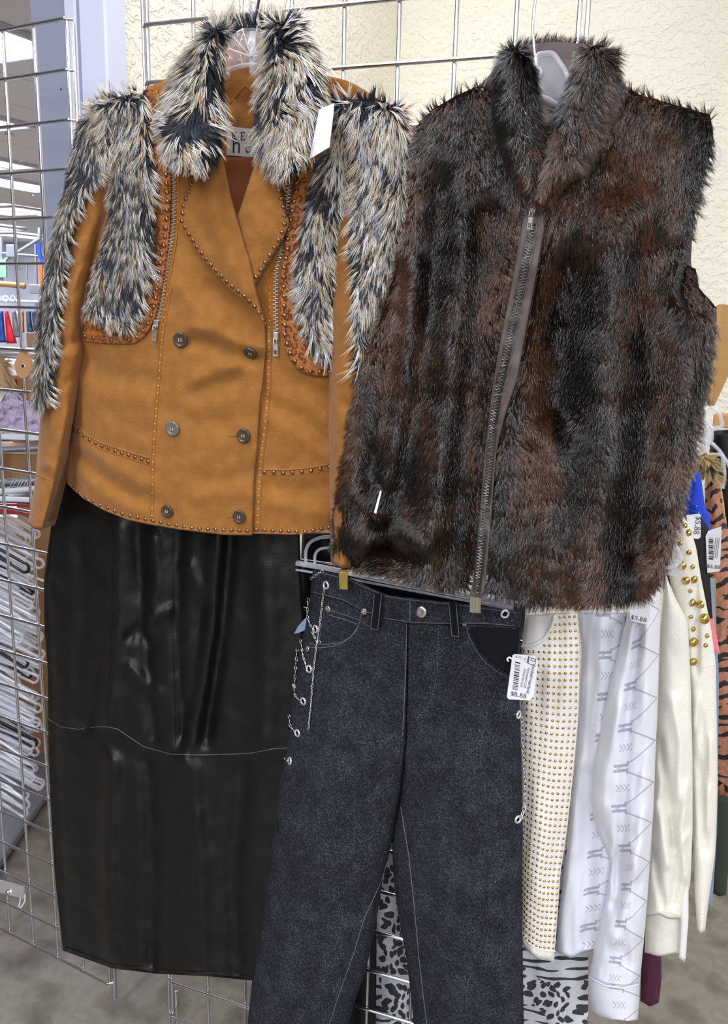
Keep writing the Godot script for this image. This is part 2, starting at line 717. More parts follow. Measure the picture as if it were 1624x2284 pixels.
func materials() -> void:
	var m := mat("suede", Color.WHITE, 0.85, 0.0, 0.3)
	m.albedo_texture = noise_tex(0.012, [[0.0, c8(136, 89, 40)], [0.45, c8(146, 97, 45)], [0.7, c8(152, 102, 49)], [1.0, c8(162, 112, 58)]], 512, 5)
	m.rim_enabled = true
	m.rim = 0.25
	m.rim_tint = 0.8
	m.heightmap_enabled = true
	m.heightmap_texture = noise_tex(0.06, [], 512, 3)
	m.heightmap_scale = 0.05
	triplanar(m, 6.0)
	mat("suede_seam", c8(150, 92, 34), 0.85, 0.0, 0.3)
	mat("lining_tan", c8(150, 96, 62), 0.45, 0.0, 0.4)
	mat("thread_pale", c8(214, 176, 120), 0.7)
	mat("stud_bronze", c8(150, 112, 88), 0.22, 0.9)
	mat("zip_silver", c8(205, 205, 200), 0.28, 0.85)
	mat("zip_dark", c8(66, 62, 62), 0.35, 0.6)
	mat("zip_grey", c8(128, 124, 122), 0.3, 0.7)
	mat("button_brown", c8(72, 64, 54), 0.3, 0.2)
	mat("button_grey", c8(118, 116, 110), 0.3, 0.3)
	# leopard print, drawn as the cloth is printed
	var spots := []
	var g := RandomNumberGenerator.new()
	g.seed = 5
	for gy in 7:
		for gx in 7:
			spots.append([Vector2(gx + g.randf_range(0.2, 0.8), gy + g.randf_range(0.2, 0.8)) * (256.0 / 7.0), g.randf_range(11.0, 17.0), g.randf() * TAU])
	m = mat("leopard", Color.WHITE, 0.8, 0.0, 0.3)
	m.albedo_texture = drawn(256, 256, func(x: int, y: int) -> Color:
		var v := nz.get_noise_2d(x * 0.06, y * 0.06)
		var c := c8(170, 110, 60).lerp(c8(144, 88, 46), clampf(v + 0.4, 0, 1))
		for s in spots:
			var d: Vector2 = Vector2(x, y) - s[0]
			d.x -= roundf(d.x / 256.0) * 256.0
			d.y -= roundf(d.y / 256.0) * 256.0
			var r := d.length() * (1.0 + 0.35 * nz.get_noise_2d(x * 0.11 + 40.0, y * 0.11))
			var ang := absf(wrapf(d.angle() - s[2], -PI, PI))
			if r < s[1] and r > s[1] * 0.5 and ang > 0.5:
				c = c.lerp(c8(84, 42, 24), 0.9)
			elif r <= s[1] * 0.45:
				c = c.lerp(c8(132, 74, 38), 0.6)
		return c)
	triplanar(m, 13.0)
	# fur
	strand_mat("fur_long", 0.42, 0.45)
	strand_mat("fur_gloss", 0.13, 0.6)
	mat("fur_back_grey", c8(46, 48, 56), 0.95, 0.0, 0.1)
	mat("fur_back_brown", c8(34, 22, 17), 0.95, 0.0, 0.1)
	mat("lining_taupe", c8(92, 80, 80), 0.55, 0.0, 0.4)
	mat("zip_tape", c8(88, 78, 76), 0.5, 0.0, 0.4)
	# denim and leather
	m = mat("denim", Color.WHITE, 0.9, 0.0, 0.25)
	var fl := RandomNumberGenerator.new()
	fl.seed = 17
	var grain := PackedFloat32Array()
	for k in 512 * 512:
		grain.append(fl.randf())
	m.albedo_texture = drawn(512, 512, func(x: int, y: int) -> Color:
		var v := 0.5 * grain[y * 512 + x] + 0.28 * grain[(y / 3) * 512 + (x + y / 3 * 7) % 512] + 0.22 * grain[(y / 2) * 512 + (x / 2 + 91) % 512]
		v += 0.12 * nz.get_noise_2d(x * 0.02, y * 0.012)
		if v < 0.5:
			return c8(19, 20, 24).lerp(c8(30, 31, 36), v * 2.0)
		return c8(30, 31, 36).lerp(c8(104, 109, 122), clampf((v - 0.5) * 2.5, 0, 1)))
	m.heightmap_enabled = true
	m.heightmap_texture = noise_tex(0.2, [], 512, 2)
	m.heightmap_scale = 0.06
	triplanar(m, 2.6)
	mat("denim_worn", c8(104, 107, 116), 0.9, 0.0, 0.2)
	mat("denim_dark", c8(25, 26, 31), 0.95, 0.0, 0.2)
	m = mat("leather", c8(13, 13, 14), 0.44, 0.0, 0.42)
	m.heightmap_enabled = true
	m.heightmap_texture = noise_tex(0.08, [], 512, 4, FastNoiseLite.TYPE_CELLULAR)
	m.heightmap_scale = 0.03
	triplanar(m, 9.0)
	mat("leather_seam", c8(70, 71, 74), 0.4)
	mat("black_cloth", c8(22, 22, 25), 0.8)
	# metal, plastic, paper
	m = mat("chrome", c8(205, 206, 212), 0.16, 1.0)
	mat("chrome_bright", c8(228, 228, 230), 0.12, 1.0)
	mat("steel_white", c8(224, 226, 230), 0.25, 0.7)
	mat("gold", c8(206, 172, 96), 0.2, 1.0)
	mat("gold_pale", c8(222, 204, 120), 0.22, 1.0)
	mat("nickel", c8(200, 196, 186), 0.25, 1.0)
	glass("clear_plastic", Color(0.93, 0.95, 1.0), 0.28)
	glass("clear_film", Color(0.9, 0.92, 0.96), 0.14, 0.1)
	mat("hook_dark", c8(60, 60, 64), 0.3, 0.9)
	mat("tag_white", c8(232, 233, 238), 0.6)
	mat("label_satin", c8(214, 212, 216), 0.45)
	mat("print_black", c8(30, 30, 34), 0.7)
	mat("print_grey", c8(120, 122, 130), 0.7)
	mat("black_plastic", c8(24, 24, 26), 0.35)
	# clothes on the rack
	m = mat("white_knit", c8(232, 229, 226), 0.85, 0.0, 0.25)
	m.heightmap_enabled = true
	m.heightmap_texture = noise_tex(0.1, [], 512, 3)
	m.heightmap_scale = 0.06
	triplanar(m, 7.0)
	m = mat("cream_knit", c8(230, 227, 216), 0.85, 0.0, 0.25)
	m.heightmap_enabled = true
	m.heightmap_texture = M["white_knit"].heightmap_texture
	m.heightmap_scale = 0.07
	triplanar(m, 6.0)
	m = mat("satin", Color.WHITE, 0.32, 0.0, 0.4)
	m.albedo_texture = drawn(512, 512, func(x: int, y: int) -> Color: return satin_print(x, y))
	m.uv1_scale = Vector3(4.0, 4.0, 1)
	mat("satin_plain", c8(222, 224, 234), 0.32, 0.0, 0.4)
	m = mat("tiger", Color.WHITE, 0.7)
	m.albedo_texture = drawn(640, 640, func(x: int, y: int) -> Color:
		var w := nz.get_noise_2d(x * 0.005, y * 0.004) * 2.0 + nz2.get_noise_2d(x * 0.02, y * 0.03) * 0.25
		var k := sin(y * TAU / 40.0 + w * 3.0) + 1.3 * nz2.get_noise_2d(x * 0.012 + 9.0, y * 0.02)
		return c8(34, 26, 24) if k > 0.5 else c8(186, 132, 104).lerp(c8(160, 106, 82), clampf(nz.get_noise_2d(x * 0.05, y * 0.05) + 0.5, 0, 1)))
	m.uv1_scale = Vector3(3.4, 3.4, 1)
	var cell := FastNoiseLite.new()
	cell.noise_type = FastNoiseLite.TYPE_CELLULAR
	cell.cellular_distance_function = FastNoiseLite.DISTANCE_EUCLIDEAN
	cell.cellular_return_type = FastNoiseLite.RETURN_DISTANCE
	cell.frequency = 0.045
	cell.fractal_type = FastNoiseLite.FRACTAL_NONE
	m = mat("animal_print", Color.WHITE, 0.6)
	m.albedo_texture = drawn(768, 768, func(px: int, py: int) -> Color:
		var x := px / 1.5
		var y := py / 1.5
		var zone := nz.get_noise_2d(x * 0.004, y * 0.005 + 3.0)
		var k := sin(y * TAU / 24.0 + 7.0 * nz.get_noise_2d(x * 0.0035, y * 0.006)) + 0.9 * nz2.get_noise_2d(x * 0.012, y * 0.03)
		var sp := cell.get_noise_2d(x * 1.3 + 30.0 * nz.get_noise_2d(x * 0.01, y * 0.01), y)
		return c8(56, 57, 62) if (k > 0.55 if zone < 0.0 else sp < -0.62) else c8(206, 208, 216))
	m.uv1_scale = Vector3(2.6, 2.6, 1)
	mat("royal_blue", c8(20, 62, 200), 0.75)
	mat("sequin_blue", c8(40, 110, 225), 0.15, 0.5)
	mat("pink", c8(236, 128, 142), 0.8)
	mat("pink_pale", c8(222, 186, 192), 0.8)
	mat("olive", c8(140, 146, 112), 0.8)
	mat("jean_blue", c8(128, 146, 174), 0.85)
	mat("dark_green", c8(48, 56, 44), 0.85)
	mat("maroon", c8(74, 28, 54), 0.95)
	mat("kraft", c8(200, 156, 98), 0.8)
	mat("wood_tan", c8(200, 150, 96), 0.6)
	# the room
	m = mat("wall_cream", Color.WHITE, 0.75, 0.0, 0.3)
	m.albedo_texture = noise_tex(0.01, [[0.0, c8(238, 232, 214)], [1.0, c8(242, 237, 222)]], 256, 3)
	m.heightmap_enabled = true
	m.heightmap_texture = noise_tex(0.022, [[0.0, Color.BLACK], [0.47, Color(0.1, 0.1, 0.1)], [0.56, Color(0.75, 0.75, 0.75)], [0.64, Color(0.85, 0.85, 0.85)], [1.0, Color(0.9, 0.9, 0.9)]], 1024, 4)
	m.heightmap_scale = 0.22
	triplanar(m, 1.6)
	mat("paint_lavender", c8(212, 216, 238), 0.45)
	mat("paint_grey", c8(146, 151, 172), 0.5)
	mat("paint_white", c8(214, 218, 230), 0.6)
	m = mat("tile_ceiling", Color.WHITE, 0.9)
	m.albedo_texture = noise_tex(0.1, [[0.0, c8(222, 217, 220)], [0.5, c8(232, 228, 230)], [1.0, c8(236, 232, 234)]], 256, 2)
	triplanar(m, 3.0)
	mat("tile_bar", c8(150, 144, 148), 0.6)
	m = mat("concrete", Color.WHITE, 0.38, 0.0, 0.4)
	m.albedo_texture = noise_tex(0.008, [[0.0, c8(92, 86, 78)], [0.35, c8(118, 112, 104)], [0.55, c8(136, 130, 122)], [0.75, c8(126, 120, 112)], [1.0, c8(150, 145, 138)]], 1024, 6)
	m.roughness_texture = noise_tex(0.015, [[0.0, Color(0.55, 0.55, 0.55)], [1.0, Color(1, 1, 1)]], 512, 4)
	triplanar(m, 0.9)
	mat("cardboard", c8(176, 134, 92), 0.85)
	mat("lavender_cloth", c8(200, 186, 214), 0.85)
	mat("red_trim", c8(150, 26, 40), 0.4)
	mat("tube_grey", c8(140, 144, 156), 0.35, 0.4)
	mat("blond", c8(206, 160, 110), 0.5)
	m = mat("lamp_diffuser", c8(245, 247, 255), 0.5)
	m.emission_enabled = true
	m.emission = c8(240, 244, 255)
	m.emission_energy_multiplier = 2.2

func satin_print(x: int, y: int) -> Color:
	var base := c8(222, 224, 234)
	var ink := c8(168, 168, 182)
	# curved zigzag with hooked corners, twice across, and small chevron marks between
	for k in 2:
		var cx := 128.0 + 256.0 * k
		var yy := fposmod(y + 60.0 * k, 128.0) / 128.0
		var tri := 1.0 - absf(yy * 2.0 - 1.0)
		var line := cx - 60.0 + 110.0 * pow(tri, 0.8)
		if absf(x - line) < 3.5:
			return ink
		var hook := cx - 52.0
		if absf(yy - 0.5) > 0.40 and absf(yy - 0.5) < 0.47 and x > hook - 18.0 and x < hook + 26.0:
			return ink
		if x > hook + 20.0 and x < hook + 26.0 and absf(yy - 0.5) > 0.34 and absf(yy - 0.5) < 0.47:
			return ink
		var lx := x - (cx - 40.0)
		var ly := (yy - 0.5) * 128.0
		if absf(lx) < 20.0 and absf(ly) < 12.0:
			var ch := fposmod(lx + absf(ly) * 0.8, 11.0)
			if ch < 3.4:
				return ink
	return base

# ------------------------------------------------------------------ lights
func panel_light(corner: Vector3, lit: float, label: String, group: String) -> void:
	# corner: the far right corner of a two by four foot troffer, in room axes (a, y, c)
	var mid := in_room(corner.x - 0.3, corner.y, corner.z + 0.6)
	var t := thing("ceiling_light", label, "light", mid, group)
	var f := Transform3D(room, mid)
	for s in [-1, 1]:
		part(t, "frame", box(Vector3(0.03, 0.03, 1.2), 0.004), M["paint_white"], f * Transform3D(Basis(), Vector3(0.29 * s, 0.0, 0)))
		part(t, "frame", box(Vector3(0.55, 0.03, 0.03), 0.004), M["paint_white"], f * Transform3D(Basis(), Vector3(0, 0.0, 0.585 * s)))
	part(t, "diffuser", box(Vector3(0.55, 0.012, 1.14), 0.003), M["lamp_diffuser"], f * Transform3D(Basis(), Vector3(0, 0.008, 0)))
	var l := AreaLight3D.new()
	l.name = "panel_glow"
	l.area_size = Vector2(0.55, 1.14)
	l.light_energy = lit
	l.light_color = Color(0.97, 0.98, 1.0)
	l.shadow_enabled = true
	l.area_range = 30.0
	l.transform = Transform3D(Basis(Vector3.RIGHT, -PI / 2), Vector3(0, -0.02, 0))
	l.transform.basis = room * Basis(Vector3.RIGHT, -PI / 2)
	t.add_child(l)

func ceiling_lights() -> void:
	var h := 2.79
	# those seen through the opening, by the pixel of their far right corner on the ceiling
	var seen := [[163, 116, "largest ceiling light seen through the gridwall, topmost of all"], [80, 283, "second ceiling light from the top, seen through the gridwall"], [28, 375, "third ceiling light from the top, cut by the photo edge"],
		[160, 424, "small ceiling light beside the pale column above the sprinkler"], [87, 478, "long low ceiling light far back, fourth from the top"], [60, 512, "thin far ceiling light above the blue strap"], [135, 533, "farthest ceiling light, next to the fur sleeve"]]
	for s in seen:
		var d := ray(Vector2(s[0], s[1]))
		var w := EYE + d * ((h - EYE.y) / d.y)
		var q := room.inverse() * w
		panel_light(Vector3(q.x, h, q.z), 4.0, s[2], "ceiling lights of the far room")
	# those out of view: added in the far room, placed to light the corner
	var k := 0
	for q in [[-4.5, -3.2], [-7.0, -6.5], [-3.6, -7.5], [-10.0, -10.0], [-5.0, -11.5]]:
		panel_light(Vector3(q[0], h, q[1]), 4.0, "unseen ceiling light added to brighten the far room", "added unseen ceiling lights of the far room")  # added panels, unseen, that brighten the far ceiling by bounce
	for a in [-0.6, 1.6, 3.6]:
		for c in [[-2.2, 0.5], [-0.7, 1.3], [1.5, 5.0], [3.9, 5.0]]:
			k += 1
			panel_light(Vector3(a, h, c[0]), c[1], "unseen ceiling light over the shop corner, placed to light the garments and walls", "unseen ceiling lights over the corner")  # unseen panels; rows placed to light garment fronts and the cream walls

# ------------------------------------------------------------------ the room
func room_box(called: String, a0: float, a1: float, y0: float, y1: float, c0: float, c1: float, m: Material, parent: Node3D = self, bevel := 0.0) -> MeshInstance3D:
	return struct(called, box(Vector3(a1 - a0, y1 - y0, c1 - c0), bevel), m, Transform3D(room, in_room((a0 + a1) / 2, (y0 + y1) / 2, (c0 + c1) / 2)), parent)

func structure() -> void:
	room_box("floor", -16, 7, -0.2, 0, -15, 8, M["concrete"])
	var ceil := room_box("ceiling", -16, 7, 2.83, 3.0, -15, 8, M["tile_ceiling"])
	# tiles and bars where the ceiling is in view
	var tile := box(Vector3(0.595, 0.02, 1.205), 0.006)
	for i in range(-16, -2):
		for j in range(-12, 0):
			var p := in_room(-1.47 + (i + 0.5) * 0.61 + 1.22, 2.818, -2.0 + j * 1.22)
			var s := shot(p)
			if s.x > -140 and s.x < 260 and s.y < 620 and s.y > -160 and (p - EYE).dot(cam_f) > 0:
				part(ceil, "ceiling_tile", tile, M["tile_ceiling"], Transform3D(room, p))
	room_box("wall_right", -1.463, 7, 0, 2.9, -2.76, -2.61, M["wall_cream"])
	room_box("wall_back", -1.44, -1.263, 0, 2.9, -2.62, -1.36, M["wall_cream"])
	# the end of that wall: a painted post with a recessed joint
	var post := room_box("trim_1", -1.463, -1.36, 0, 2.9, -1.42, -1.352, M["paint_grey"], self, 0.003)
	room_box("strip", -1.365, -1.335, 0, 2.9, -1.40, -1.345, M["paint_lavender"], post, 0.003)
	room_box("joint", -1.337, -1.324, 0, 2.9, -1.40, -1.357, M["paint_grey"], post)
	room_box("casing", -1.326, -1.258, 0, 2.9, -1.40, -1.343, M["paint_lavender"], post, 0.004)
	var hole := lathe([[0.0022, 0.0], [0.0018, 0.0006], [0.0001, 0.0008]], 8)
	for q in [[136, 199], [174, 194]]:
		var pl := plane(in_room(-1.42, 0, -1.3515), 27.07)
		part(post, "screw_hole", hole, M["print_black"], facing(pl.p3(on(Vector2(q[0], q[1]), pl)), pl.n))
	room_box("wall_far", -16, -1.4, 0, 2.9, -14.2, -14.0, M["paint_white"])
	room_box("wall_left", -16.2, -16, 0, 2.9, -15, 8, M["paint_white"])
	room_box("wall_front", -16, 7, 0, 2.9, 8, 8.2, M["paint_white"])
	room_box("wall_side", 7, 7.2, 0, 2.9, -3, 8, M["wall_cream"])

# ------------------------------------------------------------------ gridwall panels
func gridwall(o: Vector3, deg: float, c0: int, c1: int, r0: int, r1: int, label: String) -> Node3D:
	var pl := plane(o, deg)
	var base := pl.p3(Vector2((c0 + c1) * 0.5 * SQ, -r1 * SQ))
	var t := thing("gridwall_panel", label, "gridwall", base, "chrome gridwall panels")
	var x0 := c0 * SQ
	var x1 := c1 * SQ
	var y0 := -r1 * SQ
	var y1 := -r0 * SQ
	var r := 0.0029
	for c in range(c0, c1 + 1):
		part(t, "upright_wire", rod(pl.p3(Vector2(c * SQ, y0)), pl.p3(Vector2(c * SQ, y1)), r, 10), M["chrome"])
	for k in range(r0, r1 + 1):
		var m := rod(pl.p3(Vector2(x0, -k * SQ)) + pl.n * 0.0055, pl.p3(Vector2(x1, -k * SQ)) + pl.n * 0.0055, r, 10)
		part(t, "cross_wire", m, M["chrome"])
	# the second upright that stiffens each edge, tied to it by short links
	for x in [x0 - 0.0, x1]:
		var out := -0.0095 if x == x0 else 0.0095
		part(t, "edge_wire", rod(pl.p3(Vector2(x + out, y0)) - pl.n * 0.004, pl.p3(Vector2(x + out, y1 - 0.006)) - pl.n * 0.004, r, 10), M["chrome"])
		for k in range(r0, r1 + 1, 1):
			part(t, "edge_link", rod(pl.p3(Vector2(x, -k * SQ)) + pl.n * 0.003, pl.p3(Vector2(x + out, -k * SQ)) - pl.n * 0.004, 0.0024, 8), M["chrome"])
	# legs
	for x in [x0, x1]:
		part(t, "leg", rod(Vector3(pl.p3(Vector2(x, 0)).x, 0.03, pl.p3(Vector2(x, 0)).z) - pl.n * 0.012, pl.p3(Vector2(x, y0 + 0.12)) - pl.n * 0.012, 0.006, 10), M["chrome"])
	return t

func main_plane(off := 0.0) -> Pl:
	return plane(Vector3(-0.33, 0.397, -1.355) + EYE, 20.2, off)

func gridwalls() -> void:
	gridwall(Vector3(-0.33, 0.397, -1.355) + EYE, 20.2, 0, 8, -1, 23, "wide chrome gridwall panel behind the suede jacket and fur vest")
	var o := Vector3(-0.504, 0.456, -1.535) + EYE
	var t := gridwall(o, 28.4, -8, 0, 0, 24, "shorter chrome gridwall panel in front of the opening and hanger cart")
	var pl := plane(o, 28.4)
	var b := part(t, "leg_bracket", plate(line_on([-30, 1944, 66, 1970, 66, 1996, -30, 1970], pl), pl, 0.016, 0.004), M["steel_white"])
	part(b, "bolt", lathe([[0.0075, 0.0], [0.0075, 0.004], [0.005, 0.0055], [0.0001, 0.006]], 6), M["chrome_bright"], facing(pl.p3(on(Vector2(33, 1982), pl)) + pl.n * 0.016, pl.n))
	part(t, "cable_tie", tube(to_world(resample(line_on([52, 2016, 58, 1986, 66, 1982, 66, 2004, 56, 2018], pl), 16), pl, 0.012), 0.0016, 6), M["tag_white"])

# ------------------------------------------------------------------ garments
func bulge(pl: Pl, cx: float, cy: float, half_px: float, deep: float) -> Callable:
	var c := on(Vector2(cx, cy), pl)
	var w := absf(on(Vector2(cx + half_px, cy), pl).x - c.x)
	return func(g: Vector2) -> float:
		var k := (g.x - c.x) / w
		return deep * sqrt(maxf(0.0, 1.0 - minf(1.0, k * k)))

func oval(s: float) -> float:
	return sqrt(maxf(0.0, 1.0 - pow(2.0 * s - 1.0, 2)))

func bumps(g: Vector2, scale: float, deep: float) -> float:
	return deep * nz.get_noise_2d(g.x * scale, g.y * scale)

func round_button(parent: Node3D, c: Patch, x: float, y: float, r: float, m: Material) -> void:
	var k := pick(c, Vector2(x, y))
	var f := facing(k[0] + k[1] * 0.001, k[1])
	var b := part(parent, "button", lathe([[r * 0.95, 0.0], [r, 0.0012], [r * 0.94, 0.003], [r * 0.78, 0.0034], [r * 0.66, 0.0024], [r * 0.45, 0.0022], [0.0001, 0.0022]], 28), m, f)
	var th := box(Vector3(r * 0.09, 0.0008, r * 0.45))
	for s in [-1, 1]:
		part(b, "thread", th, M["thread_pale"], f * Transform3D(Basis(), Vector3(r * 0.16 * s, 0.0028, 0)))
		for q in [-1, 1]:
			part(b, "hole", lathe([[r * 0.1, 0.0], [r * 0.1, 0.0004], [0.0001, 0.0004]], 8), M["print_black"], f * Transform3D(Basis(), Vector3(r * 0.17 * s, 0.0022, r * 0.2 * q)))

func zip_row(parent: Node3D, c: Patch, line: Array, step: float, tooth: Vector3, m: Material, tape: Material, tape_r: float) -> void:
	var z := part(parent, "zipper", tape_strip(c, line, tape_r, 0.0008), tape)
	var st := SurfaceTool.new()
	st.begin(Mesh.PRIMITIVE_TRIANGLES)
	var unit := box(tooth, tooth.y * 0.25)
	var pk := picks(c, line, step)
	for i in pk.size():
		var d: Vector3 = (pk[mini(i + 1, pk.size() - 1)][0] - pk[maxi(i - 1, 0)][0]).normalized()
		var n: Vector3 = pk[i][1]
		var x := d.cross(n).normalized()
		st.append_from(unit, 0, Transform3D(Basis(x, d, n), pk[i][0] + n * 0.0018 + x * tooth.x * (0.28 if i % 2 else -0.28)))
	var t := part(z, "zipper_teeth", st.commit(), m)
	t.set_meta("kind", "stuff")

func tape_strip(c: Patch, line: Array, half: float, lift: float) -> ArrayMesh:
	var v := PackedVector3Array()
	var idx := PackedInt32Array()
	var pk := picks(c, line, 14.0)
	for i in pk.size():
		var d: Vector3 = (pk[mini(i + 1, pk.size() - 1)][0] - pk[maxi(i - 1, 0)][0]).normalized()
		var n: Vector3 = pk[i][1]
		var x := d.cross(n).normalized()
		for s in [-1.0, 1.0]:
			v.append(pk[i][0] + n * lift - x * half * s)
	for i in pk.size() - 1:
		var q := i * 2
		idx.append_array([q, q + 1, q + 2, q + 1, q + 3, q + 2])
	var m := commit(v, idx)
	return m

func zip_pull(parent: Node3D, where: Vector3, n: Vector3, down: Vector3, size: float, m: Material) -> void:
	var d := (down - n * down.dot(n)).normalized()
	var b := Basis(n.cross(d) * -1.0, -d, n)
	var f := Transform3D(b, where + n * 0.003)
	var z := part(parent, "zip_pull", box(Vector3(size * 0.3, size * 0.42, 0.004), 0.0012), m, f)
	part(z, "loop", tube(PackedVector3Array([f * Vector3(-size * 0.08, -size * 0.1, 0.003), f * Vector3(-size * 0.08, -size * 0.35, 0.004), f * Vector3(size * 0.08, -size * 0.35, 0.004), f * Vector3(size * 0.08, -size * 0.1, 0.003)]), 0.0007, 6, true), m)
	for s in [-1, 1]:
		part(z, "tab_side", box(Vector3(size * 0.07, size * 0.6, 0.0018), 0.0004), m, f * Transform3D(Basis(), Vector3(size * 0.1 * s, -size * 0.66, 0.002)))
	part(z, "tab_top", box(Vector3(size * 0.26, size * 0.32, 0.0018), 0.0004), m, f * Transform3D(Basis(), Vector3(0, -size * 0.52, 0.002)))
	part(z, "tab_end", box(Vector3(size * 0.26, size * 0.1, 0.0018), 0.0004), m, f * Transform3D(Basis(), Vector3(0, -size * 0.93, 0.002)))

func pale_tint(share: float) -> Callable:
	return func(_s: float, _t: float, p: Vector3) -> Color:
		var v := nz.get_noise_3d(p.x * 22.0, p.y * 12.0, 4.0)
		if rng.randf() > share + v * 0.9:
			return Color(0, 0, 0, 0)
		var r := rng.randf() + 0.5 * nz2.get_noise_3d(p.x * 14.0, p.y * 14.0, 1.0)
		if r < 0.28:
			return Color(0.84, 0.83, 0.82)
		if r < 0.62:
			return Color(0.74, 0.65, 0.51)
		if r < 0.82:
			return Color(0.54, 0.40, 0.25)
		return Color(0.46, 0.47, 0.52)

func dark_tint() -> Callable:
	return func(_s: float, _t: float, _p: Vector3) -> Color:
		var k := rng.randf_range(0.6, 1.6)
		return Color(0.030, 0.034, 0.046) * k + Color(0, 0, 0, 1)

func grey_fur(parent: Node3D, c: Patch, angle: Callable, pale: float, long := 1.0, shag := 0.0) -> void:
	var flow := func(s: float, t: float, p: Vector3) -> Vector2:
		var a: float = angle.call(s, t) + nz2.get_noise_3d(p.x * 16.0, p.y * 16.0, 7.0) * (55.0 + shag * 60.0)
		return Vector2.DOWN.rotated(0.0) * -1.0 if false else Vector2(sin(deg_to_rad(a)), -cos(deg_to_rad(a)))
	fur(parent, "undercoat", c, M["tuft_under"], M["fur_long"], 0.0029, Vector2(0.012, 0.02) * long, Vector2(0.35, 0.8), flow, dark_tint())
	fur(parent, "guard_hair", c, M["tuft_long"], M["fur_long"], 0.0023, Vector2(0.02, 0.032) * long, Vector2(0.3 + shag * 0.2, 0.65 + shag * 0.4), flow, pale_tint(pale + 0.1))

func jacket() -> void:
	M["tuft_long"] = tuft(6, 0.0010, 0.0008, 0.005, 1, 0.5)
	M["tuft_under"] = tuft(10, 0.0024, 0.0010, 0.004, 2, 0.5)
	var pl := main_plane(0.10)
	var t := thing("jacket", "tan suede biker jacket with grey fur collar, fur sleeves and bronze studs", "jacket", pl.p3(on(Vector2(450, 1190), pl)))
	var body := bulge(pl, 445, 800, 330, 0.05)
	var creases := [
		[[590, 775, 530, 762, 480, 738, 425, 730], 0.010, 0.007], [[580, 800, 520, 792, 470, 768, 430, 760], 0.010, -0.008], [[530, 815, 480, 830, 440, 850], 0.012, 0.006],
		[[520, 845, 470, 860, 425, 880], 0.012, -0.006], [[175, 1010, 225, 1060, 300, 1108, 340, 1120], 0.010, -0.005], [[165, 1040, 215, 1098, 300, 1140], 0.012, 0.005], [[175, 985, 250, 1040, 330, 1080], 0.012, 0.004],
		[[350, 905, 420, 935, 500, 945], 0.014, -0.003], [[190, 800, 250, 835, 335, 850], 0.016, -0.004], [[185, 850, 260, 890, 330, 900], 0.016, 0.003], [[205, 775, 220, 850], 0.014, -0.006],
		[[605, 900, 670, 930, 735, 990], 0.012, -0.005], [[600, 935, 660, 975, 735, 1015], 0.012, 0.005], [[600, 1082, 660, 1095, 725, 1080], 0.010, -0.004], [[600, 1120, 650, 1135, 725, 1150], 0.010, 0.004],
		[[430, 1060, 500, 1075, 560, 1060], 0.012, -0.003], [[440, 1110, 500, 1095, 560, 1100], 0.012, 0.003], [[470, 640, 520, 690, 575, 745], 0.012, -0.006], [[400, 640, 430, 690, 480, 710], 0.014, 0.005], [[615, 850, 640, 1000], 0.014, 0.003], [[630, 840, 700, 870, 735, 870], 0.012, -0.004]]
	var soft := func(g: Vector2) -> float: return body.call(g) + bumps(g, 14.0, 0.002)
	# inside of the back, seen in the neck
	var back := patch(pl, [470, 60, 480, 180, 490, 360, 520, 500], [620, 60, 612, 180, 610, 340, 580, 500], [], [], 16, 30, func(_s, tt, g): return -0.035 + 0.02 * tt + bumps(g, 25.0, 0.004), [[[505, 190, 540, 170, 600, 190], 0.006, 0.004], [[500, 235, 545, 230, 600, 250], 0.008, -0.004]])
	part(t, "back_lining", cloth(back, 0.002), M["suede"])
	part(t, "inner_seam", along(back, [510, 235, 548, 192, 562, 205], 0.0006, 6.0, 0.0004), M["suede_seam"])
	var deep := patch(pl, [490, 350, 505, 430, 515, 520], [600, 350, 575, 430, 560, 520], [], [], 12, 12, func(_s, _t, g): return -0.012 + bumps(g, 20.0, 0.003))
	part(t, "chest_lining", cloth(deep, 0.002), M["lining_tan"])
	# back yoke over the shoulders
	var yoke := patch(pl, [316, 204, 318, 290], [840, 218, 830, 290], [316, 204, 345, 186, 385, 172, 450, 165, 560, 150, 650, 152, 716, 166, 780, 180, 840, 218], [318, 290, 400, 260, 560, 230, 700, 260, 830, 290], 40, 8, func(s, _t, _g): return -0.05)
	part(t, "back_yoke", cloth(yoke, 0.004), M["suede"])
	# the two fronts
	var right := patch(pl, [585, 290, 573, 352, 546, 435, 530, 490, 545, 560, 560, 640, 572, 800, 565, 1000, 552, 1188], [725, 180, 738, 400, 740, 700, 742, 860, 744, 1040, 742, 1185], [], [552, 1188, 600, 1191, 656, 1193, 742, 1184], 36, 90, func(_s, _t, g): return soft.call(g) - 0.002, creases)
	part(t, "front_panel", cloth(right, 0.003), M["suede"])
	var left := patch(pl, [330, 190, 300, 330, 205, 560, 180, 745, 168, 880, 157, 960, 149, 1075], [480, 300, 497, 365, 515, 450, 543, 545, 566, 640, 589, 715, 591, 780, 585, 853, 578, 893, 573, 992, 565, 1066, 561, 1193], [], [149, 1075, 160, 1090, 186, 1112, 233, 1139, 283, 1159, 333, 1170, 399, 1181, 499, 1193, 561, 1194], 64, 100, func(_s, _t, g): return soft.call(g) + 0.004, creases, 1)
	part(t, "front_panel", cloth(left, 0.003), M["suede"])
	# hem cord, seams, welts
	var sm: Material = M["suede_seam"]
	part(t, "hem_cord", along(left, [150, 1076, 186, 1109, 233, 1136, 283, 1156, 333, 1166, 399, 1178, 499, 1189, 560, 1190], 0.0016), M["suede"])
	part(t, "hem_cord", along(right, [564, 1188, 656, 1190, 738, 1182], 0.0016), M["suede"])
	part(t, "pocket_welt", along(left, [160, 944, 177, 956, 200, 974, 230, 989, 265, 1001, 300, 1012, 333, 1022], 0.0016), M["suede"])
